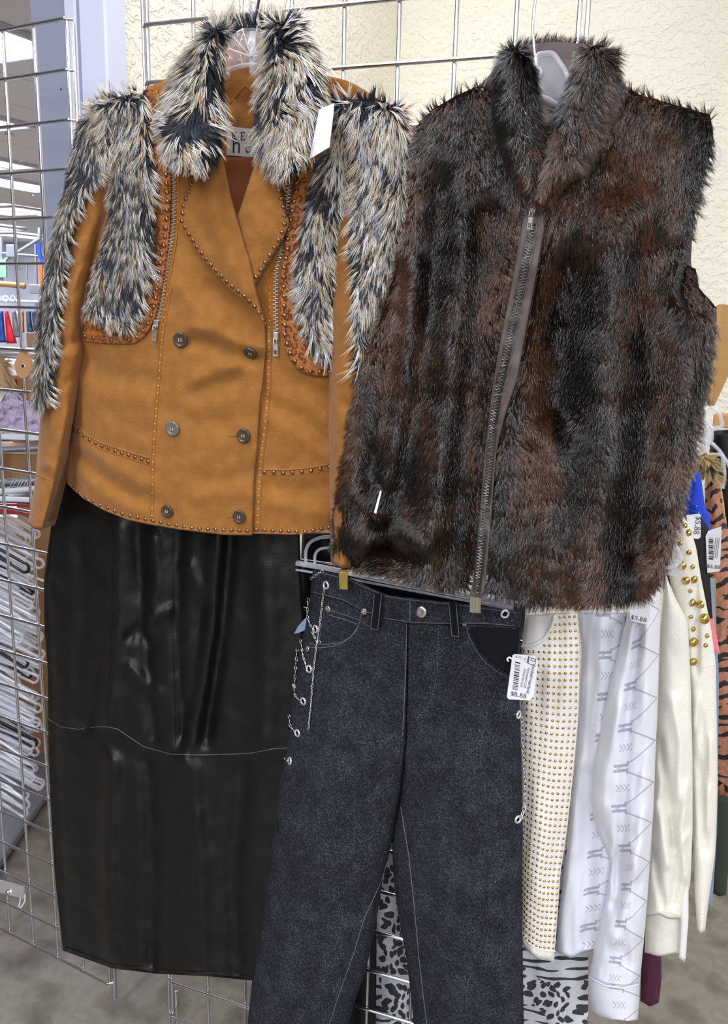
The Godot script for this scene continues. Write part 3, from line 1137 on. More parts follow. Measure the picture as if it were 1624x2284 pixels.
	part(t, "pocket_seam", along(left, [160, 958, 177, 970, 200, 989, 230, 1004, 265, 1015, 300, 1027, 333, 1037], 0.0008), sm)
	part(t, "pocket_welt", along(right, [588, 1047, 640, 1048, 693, 1043, 738, 1034], 0.0016), M["suede"])
	part(t, "pocket_seam", along(right, [588, 1059, 640, 1060, 693, 1056, 738, 1048], 0.0008), sm)
	for l in [[[378, 420, 380, 560, 368, 680, 358, 750, 350, 850, 342, 950, 337, 1050, 336, 1166], left], [[384, 640, 370, 720, 364, 760, 357, 850, 349, 950, 344, 1050, 342, 1166], left]]:
		part(t, "panel_seam", along(l[1], l[0], 0.0005, 12.0, 0.0002), sm)
	for l in [[598, 640, 596, 773, 594, 860, 586, 950, 577, 1020, 570, 1100, 567, 1185], [606, 640, 606, 773, 604, 860, 597, 950, 588, 1020, 583, 1100, 580, 1188]]:
		part(t, "panel_seam", along(right, l, 0.0005, 12.0, 0.0002), sm)
	part(t, "front_edge", along(left, [588, 718, 590, 780, 584, 853, 577, 893, 571, 992, 563, 1066, 559, 1190], 0.0013), M["suede"])
	var tiny := dome(0.0010, 0.0009)
	studs(t, left, [376, 640, 362, 735, 354, 850, 345, 950, 340, 1050, 339, 1150], 17.0, tiny, M["thread_pale"], "pinhead")
	studs(t, right, [602, 640, 600, 773, 599, 860, 591, 950, 582, 1020, 577, 1100, 574, 1180], 15.0, tiny, M["thread_pale"], "pinhead")
	# leopard yokes beside the zips
	var leo_l := patch(pl, [318, 200, 300, 330, 240, 470, 215, 600, 190, 690, 186, 752], [352, 200, 362, 290, 377, 340, 381, 420, 378, 510, 367, 600, 354, 680, 342, 715], [], [186, 760, 230, 766, 298, 767, 325, 748, 342, 715], 26, 60, func(_s, _t, g): return soft.call(g) + 0.008, creases)
	part(t, "leopard_panel", cloth(leo_l, 0.003), M["leopard"])
	var leo_r := patch(pl, [712, 170, 700, 260, 672, 375, 650, 440, 640, 500, 632, 570, 624, 640, 628, 740, 634, 770], [760, 180, 762, 330, 758, 480, 745, 640, 742, 838], [], [634, 770, 645, 800, 668, 828, 700, 838, 742, 838], 26, 60, func(_s, _t, g): return soft.call(g) + 0.006, creases)
	part(t, "leopard_panel", cloth(leo_r, 0.003), M["leopard"])
	var stud := dome(0.0030, 0.0024)
	studs(t, leo_l, [370, 351, 371, 392, 374, 445, 372, 497, 368, 536, 360, 575, 353, 618, 349, 659, 340, 697, 334, 716, 323, 732, 310, 750, 294, 759, 254, 760, 216, 755, 190, 750], 20.0, stud, M["stud_bronze"])
	studs(t, leo_r, [664, 386, 659, 433, 651, 476, 643, 515, 641, 560, 633, 603, 633, 646, 635, 690, 636, 754, 643, 773, 650, 794, 662, 811, 675, 822, 693, 829, 735, 829], 21.0, stud, M["stud_bronze"])
	studs(t, left, [152, 1076, 161, 1087, 183, 1104, 222, 1126, 269, 1145, 325, 1158, 381, 1170, 436, 1179, 500, 1182, 552, 1184], 18.0, stud, M["stud_bronze"])
	studs(t, right, [572, 1181, 620, 1184, 680, 1186, 735, 1176], 19.0, stud, M["stud_bronze"])
	studs(t, left, [165, 951, 177, 962, 200, 981, 230, 996, 265, 1008, 300, 1019, 331, 1029], 16.0, stud, M["stud_bronze"])
	studs(t, right, [590, 1053, 640, 1055, 693, 1050, 735, 1041], 20.0, stud, M["stud_bronze"])
	# chest zips
	zip_row(t, left, [388, 356, 391, 432, 389, 499, 382, 549, 374, 600, 361, 680, 354, 718], 4.2, Vector3(0.0048, 0.0016, 0.0016), M["zip_silver"], M["suede_seam"], 0.0075)
	zip_row(t, right, [653, 375, 646, 409, 640, 460, 633, 520, 627, 560, 617, 600, 615, 667, 617, 742], 4.2, Vector3(0.0048, 0.0016, 0.0016), M["zip_silver"], M["suede_seam"], 0.0075)
	var k := pick(left, Vector2(351, 722))
	zip_pull(t, k[0], k[1], Vector3(-0.12, -1, 0), 0.024, M["zip_silver"])
	k = pick(right, Vector2(617, 750))
	zip_pull(t, k[0], k[1], Vector3(0, -1, 0), 0.026, M["zip_silver"])
	# buttons
	for b in [[404, 758, 0.0105, "button_brown", left], [560, 785, 0.0095, "button_brown", left], [387, 956, 0.0105, "button_grey", left], [545, 972, 0.0100, "button_brown", left], [375, 1140, 0.0095, "button_brown", left], [535, 1152, 0.0095, "button_brown", left]]:
		round_button(t, b[4], b[0], b[1], b[2], M[b[3]])
	for b in [[512, 972, 530, 972], [505, 1153, 522, 1152], [535, 777, 548, 780]]:
		part(t, "buttonhole", along(left, b, 0.0009, 6.0), M["suede_seam"])
	# lapels
	var lap := func(s: float, tt: float, g: Vector2) -> float: return soft.call(g) + 0.013 + 0.006 * sin(PI * s) * sin(PI * tt)
	var lr := patch(pl, [578, 330, 573, 352, 546, 435, 528, 490, 545, 560, 560, 632], [632, 350, 622, 412, 634, 470, 645, 496, 630, 532, 606, 570, 580, 612, 566, 636], [], [560, 632, 563, 634, 566, 636], 18, 44, lap, [[[560, 470, 590, 520], 0.01, 0.003]], 1)
	var lap_r := part(t, "lapel", cloth(lr, 0.003), M["suede"])
	var ll := patch(pl, [430, 368, 432, 396, 419, 429, 403, 464, 398, 494, 412, 518, 440, 561, 471, 601, 508, 640, 552, 676, 578, 700, 590, 722], [492, 350, 497, 366, 511, 432, 528, 490, 544, 545, 557, 585, 567, 640, 580, 690, 592, 724], [], [590, 722, 591, 723, 592, 724], 24, 52, func(s, tt, g): return lap.call(s, tt, g) + 0.006, [[[470, 420, 500, 540, 550, 650], 0.012, 0.004], [[430, 480, 470, 540], 0.010, -0.003]], 1)
	var lap_l := part(t, "lapel", cloth(ll, 0.003), M["suede"])
	studs(lap_l, ll, [433, 396, 421, 429, 410, 455, 406, 494, 415, 510, 440, 551, 471, 591, 508, 630, 552, 667, 575, 690, 586, 712], 17.0, stud, M["stud_bronze"])
	studs(lap_r, lr, [618, 405, 627, 440, 634, 470, 637, 494, 625, 530, 605, 564, 586, 596, 572, 618], 19.0, stud, M["stud_bronze"])
	part(lap_l, "lapel_edge", along(ll, [434, 398, 404, 464, 400, 495, 440, 559, 508, 638, 552, 674, 588, 718], 0.0008, 8.0), M["suede_seam"])
	# sleeves
	var tubey := func(s: float, _t: float, g: Vector2) -> float: return 0.012 + 0.042 * oval(s) + bumps(g, 18.0, 0.004)
	var sl := patch(pl, [205, 240, 165, 400, 136, 560, 108, 740, 92, 900, 80, 1060, 62, 1168], [300, 250, 246, 400, 240, 480, 205, 600, 184, 700, 186, 790, 170, 900, 152, 1000, 128, 1090, 107, 1160], [], [62, 1168, 76, 1180, 92, 1182, 107, 1160], 24, 100, tubey, [[[185, 745, 160, 765, 140, 770], 0.006, -0.004], [[186, 780, 165, 800, 135, 790], 0.008, 0.004], [[180, 835, 150, 850], 0.006, -0.004], [[128, 1050, 108, 1035, 92, 1040], 0.006, 0.004], [[120, 1075, 100, 1055, 86, 1052], 0.005, -0.004], [[150, 930, 130, 1000], 0.01, 0.004], [[180, 600, 160, 640], 0.008, 0.003], [[205, 580, 180, 590], 0.006, -0.003]])
	var slv := part(t, "sleeve", cloth(sl, 0.03, false), M["suede"])
	part(slv, "cuff_seam", along(sl, [82, 1057, 95, 1064, 110, 1070, 124, 1072], 0.0012, 6.0), M["suede"])
	var sr := patch(pl, [800, 250, 772, 459, 744, 519, 737, 640, 732, 733, 732, 830, 733, 950, 735, 1100, 738, 1255], [925, 280, 915, 420, 885, 600, 850, 740, 820, 850, 810, 950, 800, 1100, 786, 1268], [], [738, 1255, 760, 1266, 786, 1268], 24, 100, func(s, tt, g): return 0.006 + tubey.call(s, tt, g), [[[735, 790, 760, 800, 785, 790], 0.007, -0.004], [[735, 880, 770, 905], 0.007, -0.004], [[740, 700, 770, 715], 0.008, 0.003], [[735, 960, 765, 945], 0.006, 0.003]])
	part(t, "sleeve", cloth(sr, 0.03, false), M["suede"])
	studs(slv, sl, [173, 483, 162, 524, 150, 590, 144, 638, 141, 682, 134, 750, 133, 771, 126, 811, 122, 834, 115, 899], 20.5, stud, M["stud_bronze"])
	# fur: sleeve strips, yokes, collar
	var fl := patch(pl, [182, 285, 157, 400, 122, 540, 96, 700, 83, 850, 86, 903], [255, 215, 244, 330, 220, 386, 180, 432, 158, 484, 146, 545, 137, 600, 130, 660, 122, 740, 113, 811, 106, 870, 102, 898], [182, 285, 208, 240, 255, 215], [], 16, 80, func(s, tt, g): return 0.018 + 0.042 * oval(0.5 * s + 0.05), [], 1)
	var sf := part(t, "sleeve_fur", cloth(fl, 0.004), M["fur_back_grey"])
	grey_fur(sf, fl, func(s, tt): return lerpf(-38.0, -8.0, clampf(tt * 3.0, 0, 1)) + s * 10.0, 0.42)
	var fr := patch(pl, [775, 222, 806, 330, 802, 400, 794, 500, 790, 560, 796, 640, 796, 740, 798, 800, 796, 840], [893, 240, 912, 300, 910, 420, 890, 560, 858, 680, 830, 760, 800, 845], [775, 222, 830, 218, 893, 240], [], 20, 80, func(s, _t, _g): return 0.024 + 0.044 * oval(0.45 * s + 0.5), [], 1)
	sf = part(t, "sleeve_fur", cloth(fr, 0.004), M["fur_back_grey"])
	grey_fur(sf, fr, func(s, tt): return lerpf(30.0, -6.0, clampf(tt * 3.0, 0, 1)) * s - 6.0, 0.42)
	var yl := patch(pl, [250, 218, 244, 300, 256, 400, 250, 500, 218, 600, 200, 692], [320, 206, 328, 300, 336, 420, 338, 500, 328, 600, 310, 680, 285, 722], [], [200, 692, 236, 715, 285, 722], 20, 60, func(s, _t, g): return soft.call(g) + 0.014 + 0.006 * oval(s))
	sf = part(t, "yoke_fur", cloth(yl, 0.004), M["fur_back_grey"])
	grey_fur(sf, yl, func(s, tt): return lerpf(-10.0, 4.0, tt), 0.38)
	var yr := patch(pl, [750, 222, 742, 330, 714, 372, 702, 420, 690, 470, 674, 540, 668, 640, 674, 690, 690, 750, 712, 786], [790, 226, 790, 330, 770, 440, 740, 515, 732, 600, 732, 795], [], [712, 786, 724, 796, 732, 795], 20, 60, func(s, _t, g): return soft.call(g) + 0.013 + 0.005 * oval(s))
	sf = part(t, "yoke_fur", cloth(yr, 0.004), M["fur_back_grey"])
	grey_fur(sf, yr, func(s, tt): return lerpf(-14.0, -4.0, tt), 0.38)
	var rim := patch(pl, [470, 70, 480, 84], [640, 50, 630, 70], [470, 70, 520, 52, 580, 46, 640, 50], [480, 84, 530, 66, 585, 60, 630, 70], 20, 5, func(_s, _t, _g): return -0.028)
	sf = part(t, "collar_back_fur", cloth(rim, 0.008), M["fur_back_grey"])
	grey_fur(sf, rim, func(_s, _t): return 180.0, 0.5, 1.1, 0.4)
	var cl := patch(pl, [474, 66, 412, 140, 378, 210, 362, 285, 378, 335], [496, 62, 486, 150, 486, 250, 480, 330, 474, 352], [], [378, 335, 430, 372, 474, 352], 26, 50, func(s, tt, g): return 0.03 + 0.05 * tt + 0.028 * oval(s))
	sf = part(t, "collar_fur", cloth(cl, 0.006), M["fur_back_grey"])
	grey_fur(sf, cl, func(s, tt): return lerpf(-75.0, 30.0, s) + 18.0 * sin(tt * 9.0), 0.22, 1.15, 1.0)
	var cr := patch(pl, [612, 50, 600, 130, 588, 210, 580, 300, 598, 345, 622, 372], [650, 44, 682, 95, 704, 150, 708, 230, 694, 290, 658, 360], [], [622, 372, 640, 376, 658, 360], 26, 50, func(s, tt, g): return 0.03 + 0.05 * tt + 0.028 * oval(s))
	sf = part(t, "collar_fur", cloth(cr, 0.006), M["fur_back_grey"])
	grey_fur(sf, cr, func(s, tt): return lerpf(-8.0, 70.0, s * (1.0 - 0.5 * tt)) + 14.0 * sin(tt * 8.0), 0.28, 1.15, 1.0)
	# labels in the neck
	var lp := main_plane(0.10 - 0.018)
	var lab := plate(line_on([506, 282, 572, 288, 572, 351, 505, 346], lp), lp, 0.0, 0.0006)
	var lb := part(t, "brand_label", lab, M["label_satin"])
	letters(lb, "K·E·R·R", 0.0135, M["print_black"], flat_on(lp, on(Vector2(551, 304), lp), 0.0005, -0.03), "Droid Serif")
	letters(lb, "h a r", 0.024, M["print_black"], flat_on(lp, on(Vector2(553, 326), lp), 0.0005, -0.03))
	var sz := part(t, "size_label", plate(line_on([538, 350, 564, 350, 562, 375, 535, 372], lp), lp, 0.0006, 0.0005), M["tag_white"])
	letters(sz, "M", 0.007, M["print_grey"], flat_on(lp, on(Vector2(549, 357), lp), 0.001))
	letters(sz, "MADE IN", 0.0038, M["print_grey"], flat_on(lp, on(Vector2(549, 363), lp), 0.001))
	letters(sz, "CHINA", 0.0038, M["print_grey"], flat_on(lp, on(Vector2(549, 368), lp), 0.001))
	# the blank back of its price tag
	var tp := main_plane(0.19)
	single("price_tag", plate(line_on([712, 244, 745, 230, 744, 250, 735, 328, 690, 355], tp), tp, 0.0, 0.0005), M["tag_white"], "blank white price tag hanging over the jacket's fur collar", "tag")
	# clear hanger inside the neck
	var hp := main_plane(0.09)
	var h := thing("hanger", "clear plastic hanger with dark hook inside the jacket's fur collar", "hanger", hp.p3(on(Vector2(560, 150), hp)))
	part(h, "hook", tube(to_world(resample(line_on([563, 60, 572, 30, 578, 0, 582, -40, 576, -70, 555, -75, 540, -55], hp), 24), hp), 0.0017, 8), M["hook_dark"])
	var web := patch(hp, [505, 85, 505, 160], [600, 80, 600, 150], [505, 85, 540, 62, 580, 62, 600, 80], [505, 160, 530, 148, 570, 143, 600, 150], 16, 10, func(s, tt, g): return -0.012 + bumps(g, 60.0, 0.004))
	part(h, "neck_film", cloth(web, 0.002), M["clear_film"])
	part(h, "stem", box(Vector3(0.008, 0.05, 0.006), 0.0015), M["clear_plastic"], flat_on(hp, on(Vector2(563, 118), hp), 0.0))
	part(h, "neck_bar", tube(to_world(resample(line_on([500, 160, 530, 148, 563, 143, 600, 150, 640, 180], hp), 16), hp), 0.003, 8), M["clear_plastic"])
	for r in [-70, -45, -20, 15, 40, 65]:
		var a := deg_to_rad(r)
		var c := on(Vector2(563, 128), hp)
		part(h, "rib", tube(to_world(PackedVector2Array([c, c + Vector2(sin(a), cos(a)) * 0.036]), hp, 0.004), 0.001, 6), M["clear_plastic"])
	for s in [[500, 160, 420, 200, 340, 240, 290, 275], [640, 180, 720, 215, 800, 250, 850, 275]]:
		part(h, "arm", tube(to_world(resample(line_on(s, hp), 12), hp, -0.015), 0.004, 8), M["clear_plastic"])

func brown_tint(share: float) -> Callable:
	return func(_s: float, _t: float, p: Vector3) -> Color:
		var band := 1.4 * nz.get_noise_3d(p.x * 13.0, p.y * 2.6, 2.0) + 0.5 * nz2.get_noise_3d(p.x * 30.0, p.y * 16.0, 5.0)
		var r := rng.randf() * 0.7 - 0.35 + band + share + 0.14
		var k := rng.randf_range(0.7, 1.35)
		if r > 0.34:
			return Color(0.092 * k, 0.040 * k, 0.021 * k)
		if r > 0.08:
			return Color(0.042 * k, 0.022 * k, 0.015 * k)
		if r > -0.2:
			return Color(0.016 * k, 0.010 * k, 0.0085 * k)
		return Color(0.006 * k, 0.005 * k, 0.005 * k)

func brown_fur(parent: Node3D, c: Patch, angle: Callable, long := 1.0, share := 0.0, fringe := 1.0) -> void:
	var flow := func(s: float, t: float, p: Vector3) -> Vector2:
		var a: float = angle.call(s, t) + nz2.get_noise_3d(p.x * 11.0, p.y * 8.0, 3.0) * 50.0
		return Vector2(sin(deg_to_rad(a)), -cos(deg_to_rad(a)))
	fur(parent, "undercoat", c, M["tuft_brown"], M["fur_gloss"], 0.0029, Vector2(0.008, 0.0125) * long, Vector2(0.3, 0.9), flow, brown_tint(share - 0.1), fringe)
	fur(parent, "guard_hair", c, M["tuft_brown"], M["fur_gloss"], 0.0029, Vector2(0.0105, 0.0165) * long, Vector2(0.2, 0.6), flow, brown_tint(share), fringe)

func vest() -> void:
	M["tuft_brown"] = tuft(9, 0.0020, 0.00065, 0.004, 4, 0.5, 0.3)
	var pl := main_plane(0.15)
	var t := thing("fur_vest", "dark brown glossy fur vest with stand collar and front zip", "vest", pl.p3(on(Vector2(1130, 1370), pl)))
	var body := bulge(pl, 1165, 800, 470, 0.05)
	var soft := func(g: Vector2) -> float: return body.call(g) + bumps(g, 9.0, 0.009)
	var creases := [
		[[990, 420, 962, 700, 905, 1000, 868, 1220], 0.022, -0.0260], [[1075, 480, 1052, 800, 1022, 1100, 1000, 1330], 0.020, -0.0169], [[900, 600, 862, 850, 830, 1060], 0.016, -0.0169],
		[[1028, 430, 1008, 800, 968, 1150], 0.020, 0.0156], [[930, 600, 905, 850, 868, 1050], 0.016, 0.0130], [[770, 1262, 850, 1238, 905, 1244], 0.016, -0.0286], [[800, 1190, 880, 1175, 940, 1200], 0.016, 0.0182],
		[[1268, 600, 1246, 760, 1240, 900], 0.026, -0.0442], [[1385, 480, 1372, 800, 1335, 1100, 1315, 1350], 0.028, 0.0208], [[1452, 560, 1442, 900, 1420, 1220], 0.022, -0.0182], [[1530, 760, 1505, 1000, 1470, 1260], 0.020, 0.0117], [[1190, 1000, 1180, 1180, 1170, 1340], 0.018, -0.0104]]
	# back, with its lining and the fur that shows round the armhole
	var back := patch(pl, [935, 270, 905, 500, 850, 760, 790, 1000, 760, 1200], [1560, 300, 1552, 420, 1545, 520, 1540, 590, 1556, 640, 1600, 684, 1598, 740, 1570, 900, 1530, 1080, 1480, 1250], [935, 270, 1085, 180, 1130, 105, 1230, 92, 1340, 100, 1380, 180, 1560, 300], [760, 1200, 1130, 1290, 1480, 1250], 40, 60, func(s, _t, _g): return -0.014 - 0.01 * oval(s), [], 1)
	var bp := part(t, "back_panel", cloth(back, 0.004), M["lining_taupe"])
	# fronts
	var right := patch(pl, [1240, 250, 1215, 350, 1200, 430, 1220, 505, 1202, 610, 1182, 720, 1158, 850, 1134, 920, 1112, 1020, 1104, 1150, 1090, 1290, 1080, 1322], [1584, 256, 1592, 300, 1584, 345, 1562, 420, 1546, 500, 1512, 590, 1498, 640, 1510, 682, 1588, 708, 1594, 750, 1576, 870, 1546, 1030, 1512, 1160, 1472, 1300, 1438, 1338], [1240, 250, 1330, 190, 1385, 190, 1430, 212, 1500, 232, 1584, 256], [1080, 1322, 1200, 1348, 1330, 1351, 1438, 1338], 70, 150, func(_s, _t, g): return soft.call(g), creases, 1)
	var rp := part(t, "front_panel", cloth(right, 0.005), M["fur_back_brown"])
	brown_fur(rp, right, func(s, tt): return lerpf(14.0, -4.0, s) - 30.0 * maxf(0.0, 0.12 - tt) / 0.12 * (s - 0.2))
	var left := patch(pl, [930, 285, 918, 380, 908, 480, 884, 600, 845, 720, 806, 830, 782, 930, 762, 1050, 748, 1150, 742, 1225, 750, 1246], [1120, 190, 1150, 330, 1180, 440, 1156, 492, 1128, 640, 1102, 770, 1090, 880, 1070, 1020, 1060, 1150, 1046, 1290, 1040, 1312], [930, 285, 962, 246, 1012, 216, 1060, 194, 1120, 190], [750, 1246, 800, 1270, 900, 1293, 1000, 1312, 1040, 1312], 60, 150, func(_s, _t, g): return soft.call(g), creases, 1)
	var fp := part(t, "front_panel", cloth(left, 0.005), M["fur_back_brown"])
	brown_fur(fp, left, func(s, tt): return lerpf(-12.0, 10.0, s))
	# zip facing, teeth and slider
	var zp := patch(pl, [1178, 445, 1166, 492, 1140, 640, 1114, 770, 1096, 880, 1080, 1020, 1070, 1150, 1056, 1290, 1048, 1330], [1206, 440, 1214, 510, 1196, 610, 1176, 720, 1152, 850, 1126, 925, 1104, 1020, 1096, 1150, 1084, 1290, 1076, 1335], [], [], 10, 110, func(_s, _t, g): return soft.call(g) + 0.003 + 0.0008 * sin(g.y * 700.0))
	var zf := part(t, "zip_facing", cloth(zp, 0.003), M["zip_tape"])
	zip_row(zf, zp, [1190, 500, 1162, 640, 1134, 770, 1112, 870, 1098, 960, 1088, 1080, 1076, 1200, 1064, 1320], 3.4, Vector3(0.0040, 0.0013, 0.0020), M["zip_grey"], M["zip_dark"], 0.0052)
	for l in [[1180, 500, 1152, 640, 1124, 770, 1102, 880, 1086, 1000, 1076, 1120, 1062, 1290], [1201, 500, 1174, 640, 1146, 770, 1122, 880, 1106, 1000, 1096, 1120, 1082, 1290]]:
		part(zf, "facing_cord", along(zp, l, 0.0011), M["zip_tape"])
	var k := pick(zp, Vector2(1192, 468))
	zip_pull(t, k[0] + k[1] * 0.006, k[1], Vector3(-0.12, -1, 0), 0.021, M["nickel"])
	# collar: the inner back, the rim and the two wings
	var inner := patch(pl, [1150, 100, 1165, 180, 1180, 280], [1330, 105, 1310, 180, 1270, 280], [], [], 14, 14, func(s, tt, g): return -0.03 + 0.035 * tt + bumps(g, 30.0, 0.003))
	part(t, "collar_lining", cloth(inner, 0.003), M["lining_taupe"])
	var rim := patch(pl, [1135, 108, 1140, 120], [1350, 108, 1345, 122], [1135, 108, 1230, 94, 1350, 108], [1140, 122, 1230, 112, 1345, 122], 20, 4, func(_s, _t, _g): return -0.026)
	var rm := part(t, "collar_rim", cloth(rim, 0.008), M["fur_back_brown"])
	brown_fur(rm, rim, func(_s, _t): return 170.0, 1.0, 0.25)
	var wr := patch(pl, [1300, 112, 1272, 190, 1246, 250, 1218, 330, 1196, 430], [1366, 112, 1376, 160, 1380, 190, 1345, 290, 1290, 380, 1205, 452], [1300, 112, 1335, 98, 1366, 112], [1196, 430, 1200, 441, 1205, 452], 26, 54, func(s, tt, g): return soft.call(g) + 0.022 * oval(s) + 0.014, [], 1)
	var w := part(t, "collar_wing", cloth(wr, 0.006), M["fur_back_brown"])
	brown_fur(w, wr, func(s, tt): return lerpf(-55.0, 60.0, s) + 15.0, 1.1, -0.02)
	var wl := patch(pl, [1130, 112, 1108, 160, 1108, 260, 1132, 350, 1186, 448], [1162, 104, 1192, 160, 1196, 220, 1212, 330, 1198, 440], [], [1186, 448, 1192, 446, 1198, 440], 22, 54, func(s, tt, g): return soft.call(g) + 0.022 * oval(s) + 0.012, [], 1)
	w = part(t, "collar_wing", cloth(wl, 0.006), M["fur_back_brown"])
	brown_fur(w, wl, func(s, tt): return lerpf(-60.0, 35.0, s), 1.1, 0.04)
	var arm := patch(pl, [1530, 590, 1522, 640, 1540, 684], [1552, 600, 1560, 646, 1600, 688], [], [], 8, 14, func(_s, _t, _g): return -0.01)
	w = part(t, "armhole_edge", cloth(arm, 0.005), M["fur_back_brown"])
	brown_fur(w, arm, func(_s, _t): return 35.0, 0.8, 0.2, 0.1)
	# plastic size ring of the hanger arm, and a torn tag barb
	var hp := main_plane(0.14)
	var h := thing("hanger", "clear plastic hanger with steel hook inside the vest's stand collar", "hanger", hp.p3(on(Vector2(1220, 160), hp)))
	part(h, "hook", tube(to_world(resample(line_on([1196, 150, 1192, 120, 1188, 70, 1190, 30, 1196, -10, 1205, -40, 1225, -45, 1236, -20], hp), 30), hp), 0.0016, 8), M["chrome_bright"])
	part(h, "neck_frame", tube(to_world(resample(line_on([1196, 150, 1198, 124, 1235, 120, 1262, 160, 1275, 195, 1280, 225], hp), 24, 1), hp, 0.004), 0.0028, 8), M["clear_plastic"])
	part(h, "neck_plate", plate(line_on([1200, 128, 1234, 124, 1258, 162, 1268, 192, 1238, 240, 1200, 225], hp), hp, 0.003, 0.0016), M["clear_film"])
	part(h, "bump", tube(to_world(resample(line_on([1196, 160, 1206, 152, 1210, 166, 1202, 178], hp), 10), hp, 0.005), 0.002, 6), M["clear_plastic"])
	part(h, "lower_bar", tube(to_world(resample(line_on([1170, 250, 1200, 220, 1218, 222, 1246, 240], hp), 12), hp, 0.006), 0.004, 8), M["clear_plastic"])
	for s in [[1170, 250, 1080, 260, 980, 290], [1280, 225, 1400, 250, 1540, 310]]:
		part(h, "arm", tube(to_world(resample(line_on(s, hp), 12), hp, -0.01), 0.004, 8), M["clear_plastic"])
	var loop := PackedVector3Array()
	var lc := on(Vector2(1578, 352), hp)
	for i in 20:
		loop.append(hp.p3(lc + Vector2(cos(TAU * i / 20.0) * 0.013, sin(TAU * i / 20.0) * 0.016)) + hp.n * 0.01)
	part(h, "end_ring", tube(loop, 0.0015, 6, true), M["clear_plastic"])
	var k2 := pick(left, Vector2(840, 1110))
	part(t, "torn_tag", plate(line_on([848, 1094, 851, 1097, 839, 1146, 834, 1143], main_plane(0.23)), main_plane(0.23), 0.0, 0.0008), M["tag_white"])

func chain(parent: Node3D, c: Patch, line: Array, step: float) -> void:
	var pk := picks(c, line, step)
	var unit := PackedVector3Array()
	for i in 12:
		var a := TAU * i / 12.0
		unit.append(Vector3(cos(a) * 0.0021, sin(a) * 0.0036, 0))
	var link := tube(unit, 0.00065, 5, true)
	for i in pk.size():
		var d: Vector3 = (pk[mini(i + 1, pk.size() - 1)][0] - pk[maxi(i - 1, 0)][0]).normalized()
		var n: Vector3 = pk[i][1]
		n = (n - d * n.dot(d)).normalized()
		var b := Basis(d.cross(n), d, n).rotated(d, 0.35 if i % 2 else 1.15)
		part(parent, "chain_link", link, M["chrome_bright"], Transform3D(b, pk[i][0] + n * 0.0035))

func eyelet(parent: Node3D, c: Patch, x: float, y: float, r := 0.0062) -> void:
	var k := pick(c, Vector2(x, y))
	var f := facing(k[0], k[1])
	var e := part(parent, "eyelet", lathe([[r, 0.0], [r * 1.02, 0.0012], [r * 0.85, 0.0024], [r * 0.62, 0.002], [r * 0.55, 0.0004]], 18), M["steel_white"], f)
	part(e, "eyelet_hole", lathe([[r * 0.56, 0.0005], [0.0001, 0.0005]], 12), M["denim_dark"], f)

func rivet(parent: Node3D, c: Patch, x: float, y: float, r: float) -> void:
	var k := pick(c, Vector2(x, y))
	var f := facing(k[0], k[1])
	var e := part(parent, "rivet", lathe([[r, 0.0], [r * 0.95, 0.0012], [r * 0.6, 0.0014], [r * 0.5, 0.0007], [r * 0.25, 0.0009], [0.0001, 0.0018]], 16), M["nickel"], f)

